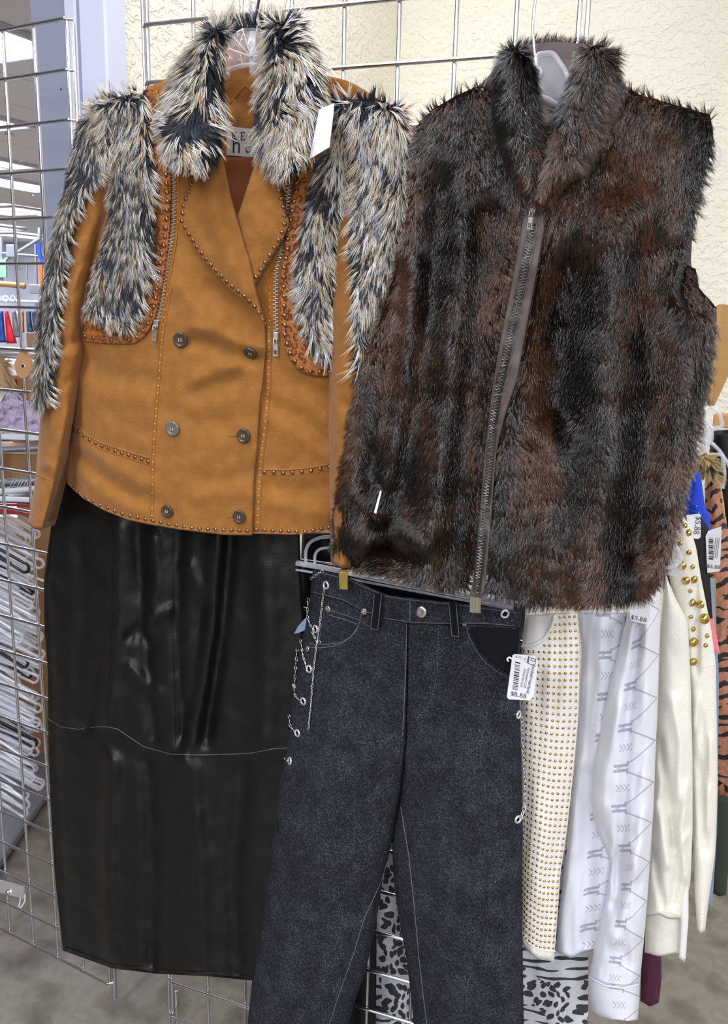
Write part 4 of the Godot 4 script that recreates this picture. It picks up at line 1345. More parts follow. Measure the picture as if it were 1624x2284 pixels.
func jeans() -> void:
	var pl := main_plane(0.055)
	var t := thing("jeans", "faded black jeans with chains and eyelets down the side seams", "jeans", pl.p3(on(Vector2(860, 2450), pl)))
	var wav := func(g: Vector2) -> float: return bumps(g, 6.0, 0.006) + bumps(g, 22.0, 0.0015)
	var leg := func(s: float, tt: float, inner_right: bool) -> float:
		var hip := 0.045 * sqrt(maxf(0.0, 1.0 - pow((1.0 - s) if inner_right else s, 2.4))) if true else 0.0
		if inner_right:
			hip = 0.042 * sqrt(maxf(0.0, 1.0 - pow(1.0 - s, 3.0)))
		else:
			hip = 0.042 * sqrt(maxf(0.0, 1.0 - pow(s, 3.0)))
		return lerpf(hip, 0.045 * oval(s), smoothstep(0.18, 0.36, tt))
	var back := patch(pl, [698, 1268, 690, 1420, 680, 1560], [1163, 1350, 1150, 1480, 1140, 1560], [698, 1268, 776, 1284, 900, 1300, 1080, 1330, 1163, 1350], [], 30, 12, func(_s, _t, _g): return -0.03)
	part(t, "back_waist", cloth(back, 0.003), M["denim_dark"])
	var right := patch(pl, [908, 1384, 908, 1500, 904, 1640, 890, 1790, 877, 1850, 875, 1900, 879, 1976, 891, 2055, 906, 2133, 918, 2232, 926, 2320, 930, 2450], [1162, 1396, 1158, 1500, 1160, 1620, 1163, 1720, 1166, 1850, 1164, 2000, 1168, 2284, 1170, 2450], [908, 1384, 982, 1388, 1080, 1390, 1162, 1396], [], 44, 110, func(s, tt, g): return leg.call(s, tt, false) + wav.call(g), [[[940, 1400, 935, 1500, 915, 1600], 0.008, 0.003], [[905, 1640, 960, 1620, 1010, 1590], 0.012, -0.004], [[905, 1680, 980, 1670], 0.014, 0.004], [[1075, 1800, 1060, 2000], 0.02, 0.005]], 1)
	part(t, "leg", cloth(right, 0.03, false), M["denim"])
	var left := patch(pl, [694, 1318, 684, 1380, 668, 1450, 655, 1530, 648, 1600, 636, 1690, 622, 1750, 612, 1830, 596, 1960, 580, 2080, 564, 2173, 552, 2284, 540, 2450], [908, 1384, 908, 1500, 905, 1640, 893, 1771, 872, 1889, 856, 1944, 838, 2063, 816, 2165, 790, 2236, 776, 2290, 740, 2450], [694, 1318, 766, 1338, 809, 1360, 852, 1377, 908, 1384], [], 44, 110, func(s, tt, g): return leg.call(s, tt, true) + 0.004 + wav.call(g), [[[905, 1640, 850, 1620, 800, 1600], 0.012, -0.004], [[690, 1700, 720, 1900, 700, 2100], 0.02, 0.004]], 1)
	part(t, "leg", cloth(left, 0.03, false), M["denim"])
	var band := patch(pl, [697, 1272, 692, 1322], [1163, 1366, 1163, 1400], [697, 1272, 740, 1280, 776, 1290, 832, 1316, 866, 1330, 916, 1336, 1000, 1345, 1080, 1355, 1163, 1366], [692, 1322, 766, 1341, 809, 1364, 852, 1381, 916, 1391, 982, 1393, 1080, 1393, 1163, 1400], 60, 10, func(s, tt, g): return 0.006 + 0.044 * sqrt(maxf(0.0, 1.0 - pow(absf(2.0 * s - 1.0), 3.0))) + bumps(g, 30.0, 0.002), [], 1)
	var wb := part(t, "waistband", cloth(band, 0.004), M["denim"])
	var worn: Material = M["denim_worn"]
	part(wb, "worn_edge", along(band, [700, 1274, 776, 1292, 832, 1318, 866, 1332, 916, 1338, 1000, 1347, 1080, 1357, 1160, 1368], 0.0006), worn)
	part(wb, "worn_edge", along(band, [696, 1320, 766, 1338, 809, 1361, 852, 1378, 916, 1388, 982, 1390, 1080, 1390, 1160, 1397], 0.0005), worn)
	part(wb, "fly_end", along(band, [915, 1338, 914, 1388], 0.0007), worn)
	for l in [[843, 1324, 835, 1404], [1009, 1342, 1016, 1420]]:
		var d := Vector2(l[2] - l[0], l[3] - l[1])
		var lp := patch(pl, [l[0] - 10, l[1], l[2] - 10, l[3]], [l[0] + 11, l[1] + 2, l[2] + 11, l[3] + 2], [], [], 4, 10, func(s, tt, g): return 0.054 + 0.004 * sin(PI * tt))
		var lo := part(t, "belt_loop", cloth(lp, 0.003), M["denim_dark"])
		for s in [-8, 8]:
			part(lo, "worn_edge", along(lp, [l[0] + s, l[1] + 2, l[2] + s, l[3] - 2], 0.0006, 8.0), worn)
		part(lo, "worn_edge", along(lp, [l[2] - 9, l[3] - 2, l[2] + 9, l[3]], 0.0006, 8.0), worn)
	var k := pick(band, Vector2(941, 1364))
	part(t, "waist_button", lathe([[0.0078, 0.0], [0.0082, 0.0025], [0.0072, 0.004], [0.004, 0.0042], [0.0001, 0.0036]], 24), M["nickel"], facing(k[0], k[1]))
	# pockets, fly, seams
	for l in [[806, 1366, 802, 1390, 794, 1408, 780, 1424, 755, 1434, 720, 1438, 690, 1436], [800, 1396, 788, 1414, 772, 1430, 750, 1440, 716, 1445, 684, 1443]]:
		part(t, "pocket_edge", along(left, l, 0.0006, 8.0), worn)
	part(t, "coin_pocket_seam", along(left, [720, 1358, 752, 1366, 800, 1382], 0.0005, 8.0), worn)
	part(t, "coin_pocket_seam", along(left, [722, 1370, 716, 1405, 712, 1432], 0.0005, 8.0), worn)
	part(t, "coin_pocket_seam", along(left, [735, 1372, 770, 1382, 796, 1392], 0.0006, 8.0), worn)
	part(t, "pocket_edge", along(right, [1040, 1396, 1046, 1420, 1062, 1452, 1085, 1480, 1112, 1500, 1140, 1512], 0.0005, 8.0), worn)
	part(t, "pocket_edge", along(right, [1046, 1396, 1100, 1396, 1150, 1402], 0.0005, 8.0), worn)
	var pk := patch(pl, [1048, 1400, 1062, 1440, 1090, 1474, 1135, 1500], [1158, 1404, 1156, 1440, 1152, 1474, 1150, 1500], [], [], 10, 14, func(s, tt, g): return 0.046 - 0.03 * s * s)
	part(t, "pocket_facing", cloth(pk, 0.002), M["denim_dark"])
	part(t, "fly_seam", along(left, [907, 1392, 906, 1470, 902, 1560, 898, 1640], 0.0006, 8.0), worn)
	part(t, "fly_stitch", stitches(right, [978, 1396, 976, 1500, 960, 1570, 925, 1610], 7.0, Vector3(0.0006, 0.0022, 0.0005)), worn)
	part(t, "inseam", along(left, [872, 1900, 846, 1976, 812, 2050, 788, 2130, 752, 2230, 735, 2284], 0.0006, 10.0), worn)
	part(t, "inseam", along(right, [894, 1800, 912, 1910, 924, 2020, 934, 2130, 944, 2220, 953, 2290], 0.0007, 10.0), worn)
	for r in [[731, 1358, left], [812, 1364, left], [685, 1447, left], [1036, 1388, right]]:
		rivet(t, r[2], r[0], r[1], 0.0048)
	for e in [[728, 1305, band], [704, 1403, left], [690, 1492, left], [677, 1564, left], [664, 1635, left], [647, 1697, left], [1126, 1369, band], [1156, 1594, right], [1155, 1827, right]]:
		eyelet(t, e[2], e[0], e[1])
	for l in [[727, 1312, 722, 1350, 716, 1400, 708, 1450, 702, 1500, 698, 1560, 692, 1622], [693, 1340, 690, 1372, 696, 1392, 703, 1402], [702, 1412, 712, 1435, 716, 1432], [676, 1430, 680, 1460, 688, 1488], [668, 1450, 664, 1500, 662, 1530], [660, 1528, 663, 1552, 676, 1564], [650, 1598, 652, 1618, 662, 1632], [634, 1678, 637, 1690, 646, 1697], [700, 1290, 712, 1280, 722, 1274]]:
		chain(t, left if l[1] > 1300 else band, l, 9.5)
	for l in [[1159, 1604, 1160, 1640], [1160, 1650, 1163, 1700, 1166, 1760, 1165, 1795, 1157, 1822]]:
		chain(t, right, l, 9.5)
	part(t, "frayed_lining", plate(line_on([684, 1376, 690, 1400, 668, 1410, 658, 1412, 668, 1394], pl), pl, 0.004, 0.001), M["jean_blue"])
	# the clear clip hanger they hang on
	var hp := main_plane(0.05)
	var h := thing("clip_hanger", "clear clip hanger with two metal clips holding the black jeans", "hanger", hp.p3(on(Vector2(880, 1290), hp)))
	part(h, "bar", tube(to_world(resample(line_on([668, 1252, 730, 1262, 860, 1290, 1000, 1316, 1150, 1345], hp), 20), hp, 0.01), 0.0042, 10), M["clear_plastic"])
	part(h, "lower_rib", tube(to_world(resample(line_on([668, 1266, 730, 1276, 860, 1300, 1000, 1326, 1150, 1354], hp), 20), hp, 0.012), 0.0018, 8), M["clear_plastic"])
	part(h, "bridge", tube(to_world(resample(line_on([690, 1254, 688, 1222, 700, 1202, 730, 1192, 790, 1196, 840, 1230, 870, 1288], hp), 28), hp, 0.012), 0.0026, 8), M["clear_plastic"])
	part(h, "bridge", tube(to_world(resample(line_on([710, 1254, 710, 1228, 722, 1218, 760, 1216, 800, 1230, 830, 1280], hp), 24), hp, 0.013), 0.0022, 8), M["clear_plastic"])
	part(h, "hook", tube(to_world(resample(line_on([800, 1196, 800, 1100, 810, 1060, 840, 1050], hp), 16), hp), 0.0018, 8), M["chrome_bright"])
	for c in [[766, 1294, "gold_pale", 0.0125], [1060, 1345, "nickel", 0.015]]:
		var f := flat_on(main_plane(0.118), on(Vector2(c[0], c[1]), main_plane(0.118)), 0.0, 0.06)
		var cl := part(h, "clip", box(Vector3(c[3], 0.026, 0.003), 0.0006), M[c[2]], f)
		for i in 4:
			part(cl, "clip_rib", box(Vector3(c[3] * 0.14, 0.022, 0.0016), 0.0005), M[c[2]], f * Transform3D(Basis(), Vector3((i - 1.5) * c[3] * 0.25, 0, 0.0018)))
		part(cl, "clip_spring", box(Vector3(c[3] * 0.8, 0.006, 0.05), 0.001), M[c[2]], f * Transform3D(Basis(), Vector3(0, 0.012, -0.025)))
	# price tag
	var tp := main_plane(0.125)
	var tag := thing("price_tag", "white price tag with barcode reading $8.88 hanging from the black jeans", "tag", tp.p3(on(Vector2(1165, 1510), tp)))
	var out := line_on([1143, 1462, 1148, 1459, 1192, 1463, 1198, 1468, 1200, 1474, 1200, 1480, 1190, 1554, 1186, 1558, 1182, 1562, 1136, 1560, 1131, 1556, 1131, 1551], tp)
	part(tag, "card", plate(out, tp, 0.0, 0.0006), M["tag_white"])
	part(tag, "fastener", tube(to_world(resample(line_on([1134, 1476, 1130, 1470, 1136, 1466, 1144, 1472], tp), 10), tp, -0.001), 0.0012, 6), M["tag_white"])
	var down := -PI / 2 - 0.13
	letters(tag, "Goodwill Heartland", 0.0047, M["print_black"], flat_on(tp, on(Vector2(1184, 1514), tp), 0.0004, down))
	letters(tag, "Halloween Soft", 0.0042, M["print_grey"], flat_on(tp, on(Vector2(1175, 1512), tp), 0.0004, down))
	letters(tag, "Adult Hal Soft", 0.0042, M["print_grey"], flat_on(tp, on(Vector2(1167, 1512), tp), 0.0004, down))
	letters(tag, "$8.88", 0.0082, M["print_black"], flat_on(tp, on(Vector2(1157, 1550), tp), 0.0004, -0.02), "Droid Serif")
	letters(tag, "8-17", 0.0042, M["print_grey"], flat_on(tp, on(Vector2(1157, 1466), tp), 0.0004, -0.05))
	letters(tag, "12", 0.0032, M["print_grey"], flat_on(tp, on(Vector2(1170, 1470), tp), 0.0004, -0.05))
	var gb := RandomNumberGenerator.new()
	gb.seed = 9
	var y := 1478.0
	while y < 1540:
		var hh := gb.randf_range(0.8, 2.6)
		part(tag, "barcode_bar", box(Vector3(0.0068, hh * 0.00062, 0.0002)), M["print_black"] if gb.randf() < 0.6 else M["print_grey"], flat_on(tp, on(Vector2(1155.0 - (y - 1478.0) * 0.1, y), tp), 0.0003, -0.1))
		y += hh + gb.randf_range(1.2, 3.4)
	# the shop's square emblem, half a smiling face
	var e := flat_on(tp, on(Vector2(1187, 1475), tp), 0.0004, down) * Transform3D(Basis().scaled(Vector3(0.85, 0.85, 1.0)), Vector3.ZERO)
	for q in [[0, 0.005, 0.0108, 0.0007], [0, -0.005, 0.0108, 0.0007], [0.005, 0, 0.0007, 0.0108], [-0.005, 0, 0.0007, 0.0108], [-0.001, 0.001, 0.0007, 0.0075], [-0.001, -0.0064, 0.0108, 0.0012]]:
		part(tag, "emblem_line", box(Vector3(q[2], q[3], 0.0002)), M["print_black"], e * Transform3D(Basis(), Vector3(q[0], q[1], 0)))
	part(tag, "emblem_eye", lathe([[0.0007, 0.0], [0.0001, 0.0002]], 8), M["print_black"], e * Transform3D(Basis(Vector3.RIGHT, PI / 2), Vector3(-0.003, 0.0025, 0.0002)))
	part(tag, "emblem_smile", tube(PackedVector3Array([e * Vector3(-0.0045, -0.001, 0), e * Vector3(-0.0032, -0.0018, 0), e * Vector3(-0.0018, -0.0008, 0)]), 0.0003, 5), M["print_black"])

func leather_skirt() -> void:
	var pl := main_plane(0.045)
	var t := thing("leather_skirt", "long black leather skirt with curved yoke seam hanging below the suede jacket", "skirt", pl.p3(on(Vector2(370, 2180), pl)))
	var body := bulge(pl, 385, 1600, 300, 0.03)
	var c := patch(pl, [140, 1020, 120, 1130, 108, 1215, 98, 1290, 99, 1400, 107, 1500, 108, 1640, 112, 1780, 122, 1950, 140, 2120], [672, 1060, 668, 1200, 672, 1290, 680, 1400, 668, 1600, 650, 1800, 630, 2000, 612, 2192], [], [140, 2120, 250, 2160, 350, 2172, 469, 2178, 612, 2192], 70, 130, func(_s, _t, g): return body.call(g) + bumps(g, 12.0, 0.004),
		[[[265, 1180, 262, 1400, 240, 1600], 0.0200, 0.0122], [[310, 1180, 318, 1350, 330, 1500, 345, 1640], 0.0125, -0.0095], [[345, 1200, 350, 1300, 330, 1400], 0.0125, 0.0109], [[400, 1180, 395, 1400, 410, 1640], 0.0112, -0.0095], [[380, 1360, 340, 1380], 0.0100, 0.0082], [[340, 1440, 310, 1400, 290, 1420], 0.0100, -0.0082], [[290, 1490, 320, 1520, 345, 1545], 0.0125, 0.0109], [[420, 1260, 440, 1310, 455, 1330], 0.0125, 0.0095], [[490, 1200, 470, 1400, 430, 1600, 410, 1700], 0.0175, 0.0150], [[455, 1330, 440, 1500, 405, 1660], 0.0112, -0.0122], [[510, 1200, 495, 1400, 460, 1650], 0.0125, -0.0136], [[580, 1200, 600, 1400, 590, 1650], 0.0225, 0.0109], [[180, 1200, 190, 1400, 180, 1600], 0.0225, -0.0082], [[215, 1500, 210, 1560, 200, 1620], 0.0125, -0.0082], [[120, 1300, 150, 1350], 0.0125, -0.0054], [[250, 1700, 240, 1900, 250, 2130], 0.0200, 0.0136], [[330, 1700, 340, 1900, 340, 2150], 0.0175, -0.0122], [[430, 1720, 440, 1900, 450, 2150], 0.0200, 0.0136], [[540, 1720, 520, 1950, 530, 2170], 0.0200, -0.0122]])
	part(t, "skirt_panel", cloth(c, 0.03, false), M["leather"])
	part(t, "yoke_seam", along(c, [109, 1604, 135, 1621, 175, 1627, 205, 1622, 235, 1620, 262, 1626, 290, 1645, 320, 1665, 380, 1682, 450, 1684, 520, 1682, 560, 1680, 610, 1670, 645, 1668], 0.0009, 8.0), M["leather_seam"])
	part(t, "front_seam", along(c, [385, 1190, 386, 1400, 392, 1680], 0.0008, 12.0), M["leather"])
	part(t, "side_seam", along(c, [250, 1170, 248, 1400, 240, 1620], 0.0007, 12.0), M["leather"])
	part(t, "side_seam", along(c, [122, 1130, 112, 1215, 104, 1290, 105, 1400, 112, 1500], 0.0009, 12.0), M["leather"])
	part(t, "hem_fold", along(c, [146, 2112, 250, 2150, 350, 2163, 469, 2169, 606, 2183], 0.0012, 12.0), M["leather"])
	var hp := main_plane(0.02)
	var h := thing("clip_hanger", "white clip hanger end showing beside the leather skirt's waist", "hanger", hp.p3(on(Vector2(400, 1190), hp)))
	part(h, "bar", tube(to_world(resample(line_on([120, 1030, 390, 1100, 640, 1170], hp), 12), hp, 0.0), 0.004, 8), M["clear_plastic"])
	part(h, "clip", plate(line_on([654, 1190, 678, 1190, 669, 1258, 663, 1258], hp), hp, 0.036, 0.004), M["tag_white"])
	part(h, "hook", tube(to_world(resample(line_on([390, 1100, 390, 960, 400, 930, 420, 930], hp), 12), hp, 0.0), 0.0018, 8), M["chrome_bright"])

# ------------------------------------------------------------------ the rack on the right
func hung(called: String, label: String, category: String, off: float, left: Array, right: Array, top: Array, bottom: Array, m: Material, deep := 0.02, wave := 0.004, nu := 16, nv := 50, creases := []) -> Array:
	var pl := main_plane(off)
	var c := patch(pl, left, right, top, bottom, nu, nv, func(s, _t, g): return deep * oval(s) + bumps(Vector2(g.x * 3.0, g.y * 0.6), 9.0, wave), creases, 1)
	var t := thing(called, label, category, pl.p3(on(Vector2(bottom[0], bottom[1]), pl)) if bottom else c.p[c.idx(0, nv)])
	part(t, "cloth", cloth(c, deep * 0.6, false), m)
	return [t, c, pl]

func small_tag(label: String, off: float, outline: Array, price: String, px: float, py: float, size: float, spin: float) -> void:
	var pl := main_plane(off)
	var t := thing("price_tag", label, "tag", pl.p3(on(Vector2(px, py), pl)))
	part(t, "card", plate(line_on(outline, pl), pl, 0.0, 0.0006), M["tag_white"])
	letters(t, price, size, M["print_black"], flat_on(pl, on(Vector2(px, py), pl), 0.0004, spin), "Droid Serif")
	if py > 1250 and py < 1300:   # the bars and small print above the price
		for k in 12:
			part(t, "barcode_bar", box(Vector3(0.006, 0.0006 + 0.0008 * (k % 3), 0.0002)), M["print_black"], flat_on(pl, on(Vector2(1586, 1200 + k * 4.2), pl), 0.0003))
		for k in 3:
			part(t, "small_print", box(Vector3(0.0008, 0.03, 0.0002)), M["print_grey"], flat_on(pl, on(Vector2(1594 + k * 4.0, 1222), pl), 0.0003))

func rack_garments() -> void:
	var rk := thing("clothing_rack", "chrome rack rail carrying the white and printed clothes", "rack", at(1500, 2150, 1.9))
	part(rk, "rail", rod(at(1180, 1180, 1.36), at(1560, 1000, 1.95), 0.011, 12), M["chrome"])
	var foot := at(1545, 1010, 1.93)
	part(rk, "post", rod(foot, Vector3(foot.x, 0.01, foot.z), 0.011, 12), M["chrome"])
	var f2 := at(1186, 1182, 1.37)
	part(rk, "post", rod(f2, Vector3(f2.x, 0.01, f2.z), 0.011, 12), M["chrome"])
	# studded white top
	var r := hung("studded_tank", "white sleeveless top covered in rows of small gold studs beside the jeans", "top", 0.012, [1172, 1372, 1164, 1440, 1160, 1600, 1160, 1850, 1160, 2090], [1286, 1365, 1293, 1450, 1290, 1600, 1276, 1750, 1265, 1850, 1250, 1950, 1241, 2080, 1236, 2140], [1172, 1372, 1236, 1368, 1286, 1365], [1160, 2090, 1172, 2118, 1200, 2140, 1236, 2144], M["white_knit"], 0.016, 0.004, 24, 70, [[[1290, 1480, 1275, 1700, 1245, 1950], 0.010, -0.004], [[1225, 1500, 1210, 1700, 1200, 2000], 0.010, 0.004]])
	var t: Node3D = r[0]
	var c: Patch = r[1]
	part(t, "neck_rib", along(c, [1238, 1372, 1230, 1400, 1214, 1424, 1192, 1438, 1166, 1443], 0.003, 6.0), M["white_knit"])
	part(t, "hem_band", along(c, [1163, 2078, 1180, 2104, 1205, 2118, 1238, 2122], 0.0016, 6.0), M["white_knit"])
	var gem := dome(0.0021, 0.0016)
	var spots := []
	for j in 52:
		for i in 11:
			var s := (i + 0.5 + (0.25 if j % 2 else -0.25) * 0.0) / 11.0
			var tt := (j + 0.6) / 53.5
			var fi := s * c.nu
			var fj := tt * c.nv
			var k := c.idx(int(fi), int(fj))
			var pos := c.p[k] + (c.p[k + 1] - c.p[k]) * (fi - int(fi)) + (c.p[k + c.nu + 1] - c.p[k]) * (fj - int(fj))
			var q := shot(pos)
			if q.y < 1450 and q.x < 1238 - (q.y - 1372) * 0.35 and q.y < 1448 - (q.x - 1166) * 0.5 + 40 and Vector2(q.x - 1166, q.y - 1372).length() < 78:
				continue
			if q.x < 1166:
				continue
			spots.append(facing(pos, c.n[k]))
	var extra := SurfaceTool.new()
	extra.begin(Mesh.PRIMITIVE_TRIANGLES)
	for k in spots.size():
		if k % 2 == 0 and k / 2 < 300:
			part(t, "stud", gem, M["gold"], spots[k])
		else:
			extra.append_from(gem, 0, spots[k])
	part(t, "more_studs", extra.commit(), M["gold"]).set_meta("kind", "stuff")
	# animal print and black garments behind the jeans
	hung("print_skirt", "long grey and white animal print skirt seen between the jeans legs", "skirt", -0.07, [838, 1860, 838, 2080, 836, 2440], [1296, 1900, 1312, 2140, 1312, 2440], [], [836, 2440, 1312, 2440], M["animal_print"], 0.02, 0.01, 40, 50)
	hung("leather_dress", "plain black leather garment half hidden behind the jeans' left leg", "dress", -0.035, [674, 1190, 660, 1500, 650, 1900, 640, 2440], [760, 1190, 820, 1500, 842, 1900, 836, 2440], [], [640, 2440, 836, 2440], M["leather"], 0.015, 0.004, 20, 50)
	# satin shirt: body and the long sleeve in front of it
	r = hung("satin_shirt", "white satin shirt with grey line print and long hanging sleeve", "shirt", -0.03, [1288, 1366, 1298, 1450, 1290, 1600, 1278, 1750, 1264, 1900, 1246, 2040, 1240, 2122], [1400, 1366, 1396, 1600, 1386, 1900, 1374, 2112], [], [1240, 2122, 1256, 2130, 1276, 2138, 1300, 2124, 1374, 2112], M["satin"], 0.02, 0.007, 24, 70, [[[1345, 1400, 1330, 1560, 1310, 1700], 0.012, 0.012], [[1325, 1500, 1312, 1700, 1312, 2100], 0.010, -0.012], [[1290, 1700, 1275, 1900], 0.008, 0.005]])
	t = r[0]
	var pl: Pl = main_plane(-0.015)
	c = patch(pl, [1402, 1362, 1392, 1400, 1352, 1560, 1326, 1700, 1318, 1790, 1330, 1850, 1362, 1920, 1356, 1980, 1330, 2090, 1314, 2178], [1474, 1310, 1472, 1400, 1466, 1600, 1460, 1750, 1455, 1850, 1446, 1980, 1438, 2080, 1427, 2194], [], [1314, 2178, 1350, 2196, 1390, 2202, 1427, 2194], 26, 90, func(s, tt, g): return 0.012 + 0.034 * oval(s) + bumps(Vector2(g.x * 2.6, g.y * 0.7), 9.0, 0.008) + bumps(Vector2(g.x * 1.6 + g.y * 0.8, g.y), 26.0, 0.0022), [[[1425, 1400, 1400, 1600, 1384, 1900, 1372, 2020], 0.007, -0.014], [[1380, 1580, 1350, 1700, 1340, 1800], 0.010, 0.008], [[1340, 1840, 1372, 1910, 1380, 1990], 0.010, -0.008], [[1420, 1900, 1400, 2000, 1380, 2100], 0.010, 0.008], [[1360, 2010, 1390, 2090, 1400, 2150], 0.007, -0.006], [[1445, 1400, 1436, 1700, 1425, 1950], 0.008, 0.006]], 1)
	part(t, "sleeve", cloth(c, 0.02, false), M["satin"])
	c = patch(pl, [1313, 2176, 1314, 2220, 1322, 2256, 1340, 2268], [1427, 2192, 1426, 2240, 1422, 2276], [1313, 2176, 1350, 2195, 1390, 2201, 1427, 2192], [1340, 2268, 1370, 2276, 1400, 2279, 1422, 2276], 20, 18, func(s, tt, g): return 0.016 + 0.034 * oval(s))
	var cf := part(t, "cuff", cloth(c, 0.02, false), M["satin"])
	part(cf, "cuff_edge", along(c, [1315, 2180, 1350, 2198, 1390, 2204, 1424, 2196], 0.0014, 8.0), M["satin_plain"])
	part(t, "front_edge", along(r[1], [1392, 1380, 1388, 1600, 1380, 1850], 0.0015), M["satin_plain"])
	small_tag("small white price tag reading $3.88 under the vest hem", 0.04, [1404, 1340, 1452, 1334, 1449, 1380, 1444, 1393, 1406, 1384], "$3.88", 1425, 1380, 0.0080, -0.08)
	# cream sweater with gold domes
	r = hung("studded_sweater", "cream sweater with large gold dome studs on its shoulder", "sweater", -0.09, [1512, 1158, 1492, 1280, 1512, 1400, 1538, 1560, 1545, 1850, 1549, 1990, 1555, 2074], [1530, 1158, 1552, 1215, 1564, 1290, 1586, 1400, 1597, 1480, 1601, 1750, 1596, 1900, 1582, 2000, 1573, 2076], [], [1555, 2074, 1563, 2083, 1573, 2076], M["cream_knit"], 0.02, 0.003, 20, 80, [[[1552, 1300, 1555, 1500], 0.005, -0.009], [[1555, 1560, 1550, 1620], 0.006, 0.012], [[1565, 1600, 1580, 1750], 0.005, -0.006], [[1560, 1700, 1575, 1900], 0.006, -0.008], [[1585, 1650, 1575, 1850], 0.005, 0.007]])
	t = r[0]
	var back: Patch = r[1]
	for d in [[1517.5, 1211, 5], [1537, 1232, 5], [1521, 1261, 8.5], [1545, 1264, 4.5], [1530, 1295, 7.5], [1548, 1292, 7.5], [1544, 1344, 7.5], [1563, 1348, 7.5], [1571, 1380, 10], [1541, 1376, 4], [1546, 1403, 5], [1546, 1432, 9], [1577, 1418, 4.5], [1574, 1439, 4.5], [1546, 1476, 7.5], [1540, 1318, 4], [1536, 1188, 6.5], [1528, 1172, 5]]:
		var k := pick(back, Vector2(d[0], d[1]))
		var rr: float = d[2] * 0.00078
		part(t, "dome_stud", dome(rr, rr * 0.8), M["gold"], facing(k[0], k[1]))
	part(t, "shoulder_seam", along(back, [1554, 1486, 1570, 1487, 1596, 1482], 0.001, 6.0), M["cream_knit"])
	pl = main_plane(-0.06)
	c = patch(pl, [1484, 1285, 1473, 1400, 1467, 1600, 1456, 1850, 1444, 1990, 1438, 2046], [1487, 1290, 1504, 1330, 1534, 1385, 1540, 1500, 1545, 1700, 1545, 1850, 1540, 1970, 1522, 2050], [], [1438, 2046, 1470, 2040, 1490, 2050, 1522, 2050], 24, 90, func(s, _t, g): return 0.022 * oval(s) + bumps(Vector2(g.x * 2.0, g.y), 9.0, 0.004), [[[1500, 1560, 1518, 1660, 1514, 1780], 0.007, 0.010], [[1470, 1650, 1490, 1770, 1502, 1880], 0.006, -0.010], [[1534, 1750, 1518, 1860, 1530, 1960], 0.006, 0.010], [[1468, 1800, 1488, 1930], 0.006, 0.010], [[1456, 1900, 1480, 2020], 0.005, -0.009], [[1500, 1830, 1512, 1930, 1500, 2020], 0.005, -0.008], [[1535, 1860, 1510, 1900], 0.005, 0.006], [[1475, 1740, 1455, 1830], 0.005, 0.006]], 1)
	part(t, "front_panel", cloth(c, 0.015, false), M["cream_knit"])
	part(t, "raglan_seam", along(c, [1488, 1294, 1504, 1332, 1532, 1386], 0.0013, 6.0), M["cream_knit"])
	part(t, "hem_seam", along(c, [1442, 2036, 1480, 2032, 1515, 2040], 0.001, 6.0), M["cream_knit"])
	pl = main_plane(-0.075)
	c = patch(pl, [1442, 2020, 1439, 2080, 1438, 2124], [1530, 1960, 1535, 2060, 1530, 2140], [], [1438, 2124, 1470, 2134, 1510, 2126, 1530, 2140], 18, 20, func(s, _t, g): return 0.014 * oval(s) + bumps(g, 20.0, 0.003))
	part(t, "under_hem", cloth(c, 0.01, false), M["cream_knit"])
	c = patch(pl, [1519, 1964, 1517, 2060, 1514, 2138], [1536, 1964, 1536, 2060, 1527, 2148], [], [], 6, 16, func(s, _t, g): return 0.022 + 0.004 * oval(s))
	part(t, "placket", cloth(c, 0.006, false), M["white_knit"])
	# clear hanger tip in front of the sweater
	var hp := main_plane(-0.035)
	var h := thing("hanger", "clear plastic hanger arm bent over the cream studded sweater's shoulder", "hanger", hp.p3(on(Vector2(1500, 1250), hp)))
	part(h, "arm", tube(to_world(resample(line_on([1440, 1190, 1470, 1190, 1500, 1196, 1516, 1222, 1522, 1240, 1512, 1254, 1490, 1258, 1470, 1256], hp), 30), hp, 0.02), 0.0022, 8), M["clear_plastic"])
	part(h, "size_cube", lathe([[0.001, -0.012], [0.008, -0.010], [0.009, 0.0], [0.008, 0.010], [0.001, 0.012]], 12), M["clear_film"], flat_on(hp, on(Vector2(1506, 1258), hp), 0.02))
	# the row behind: slivers of other clothes
	hung("sequin_dress", "black sequin dress edge between the cream sweater and pink top", "dress", -0.14, [1500, 1150, 1490, 1180, 1480, 1280, 1480, 1380], [1560, 1150, 1584, 1180, 1584, 1290, 1590, 1380], [], [], M["black_cloth"], 0.012, 0.002, 8, 20)
	var bl := hung("blue_blouse", "royal blue velvet top with blue sequins behind the fur vest", "top", -0.19, [1548, 1056, 1536, 1090, 1520, 1120, 1532, 1170, 1580, 1230], [1562, 1056, 1568, 1090, 1572, 1130, 1584, 1150, 1588, 1230], [], [], M["royal_blue"], 0.015, 0.003, 14, 24)
	for d in [[1532, 1118], [1545, 1128], [1556, 1132], [1540, 1140], [1550, 1146], [1560, 1146]]:
		var k := pick(bl[1], Vector2(d[0], d[1]))
		part(bl[0], "sequin", lathe([[0.0035, 0.0], [0.0035, 0.0006], [0.0012, 0.0004]], 12), M["sequin_blue"], facing(k[0] + k[1] * 0.001, k[1]))
	hung("pink_tee", "pink short sleeve top hanging behind the studded sweater", "top", -0.17, [1510, 1220, 1510, 1300, 1515, 1380, 1520, 1456], [1580, 1218, 1584, 1300, 1592, 1380, 1606, 1456], [], [], M["pink"], 0.008, 0.001, 8, 20)
	hung("blush_blouse", "pale blush top edge beside the $4.88 price tag", "top", -0.155, [1567, 1216, 1560, 1280, 1550, 1340], [1581, 1216, 1580, 1280, 1579, 1340], [], [], M["pink_pale"], 0.006, 0.001, 6, 16)
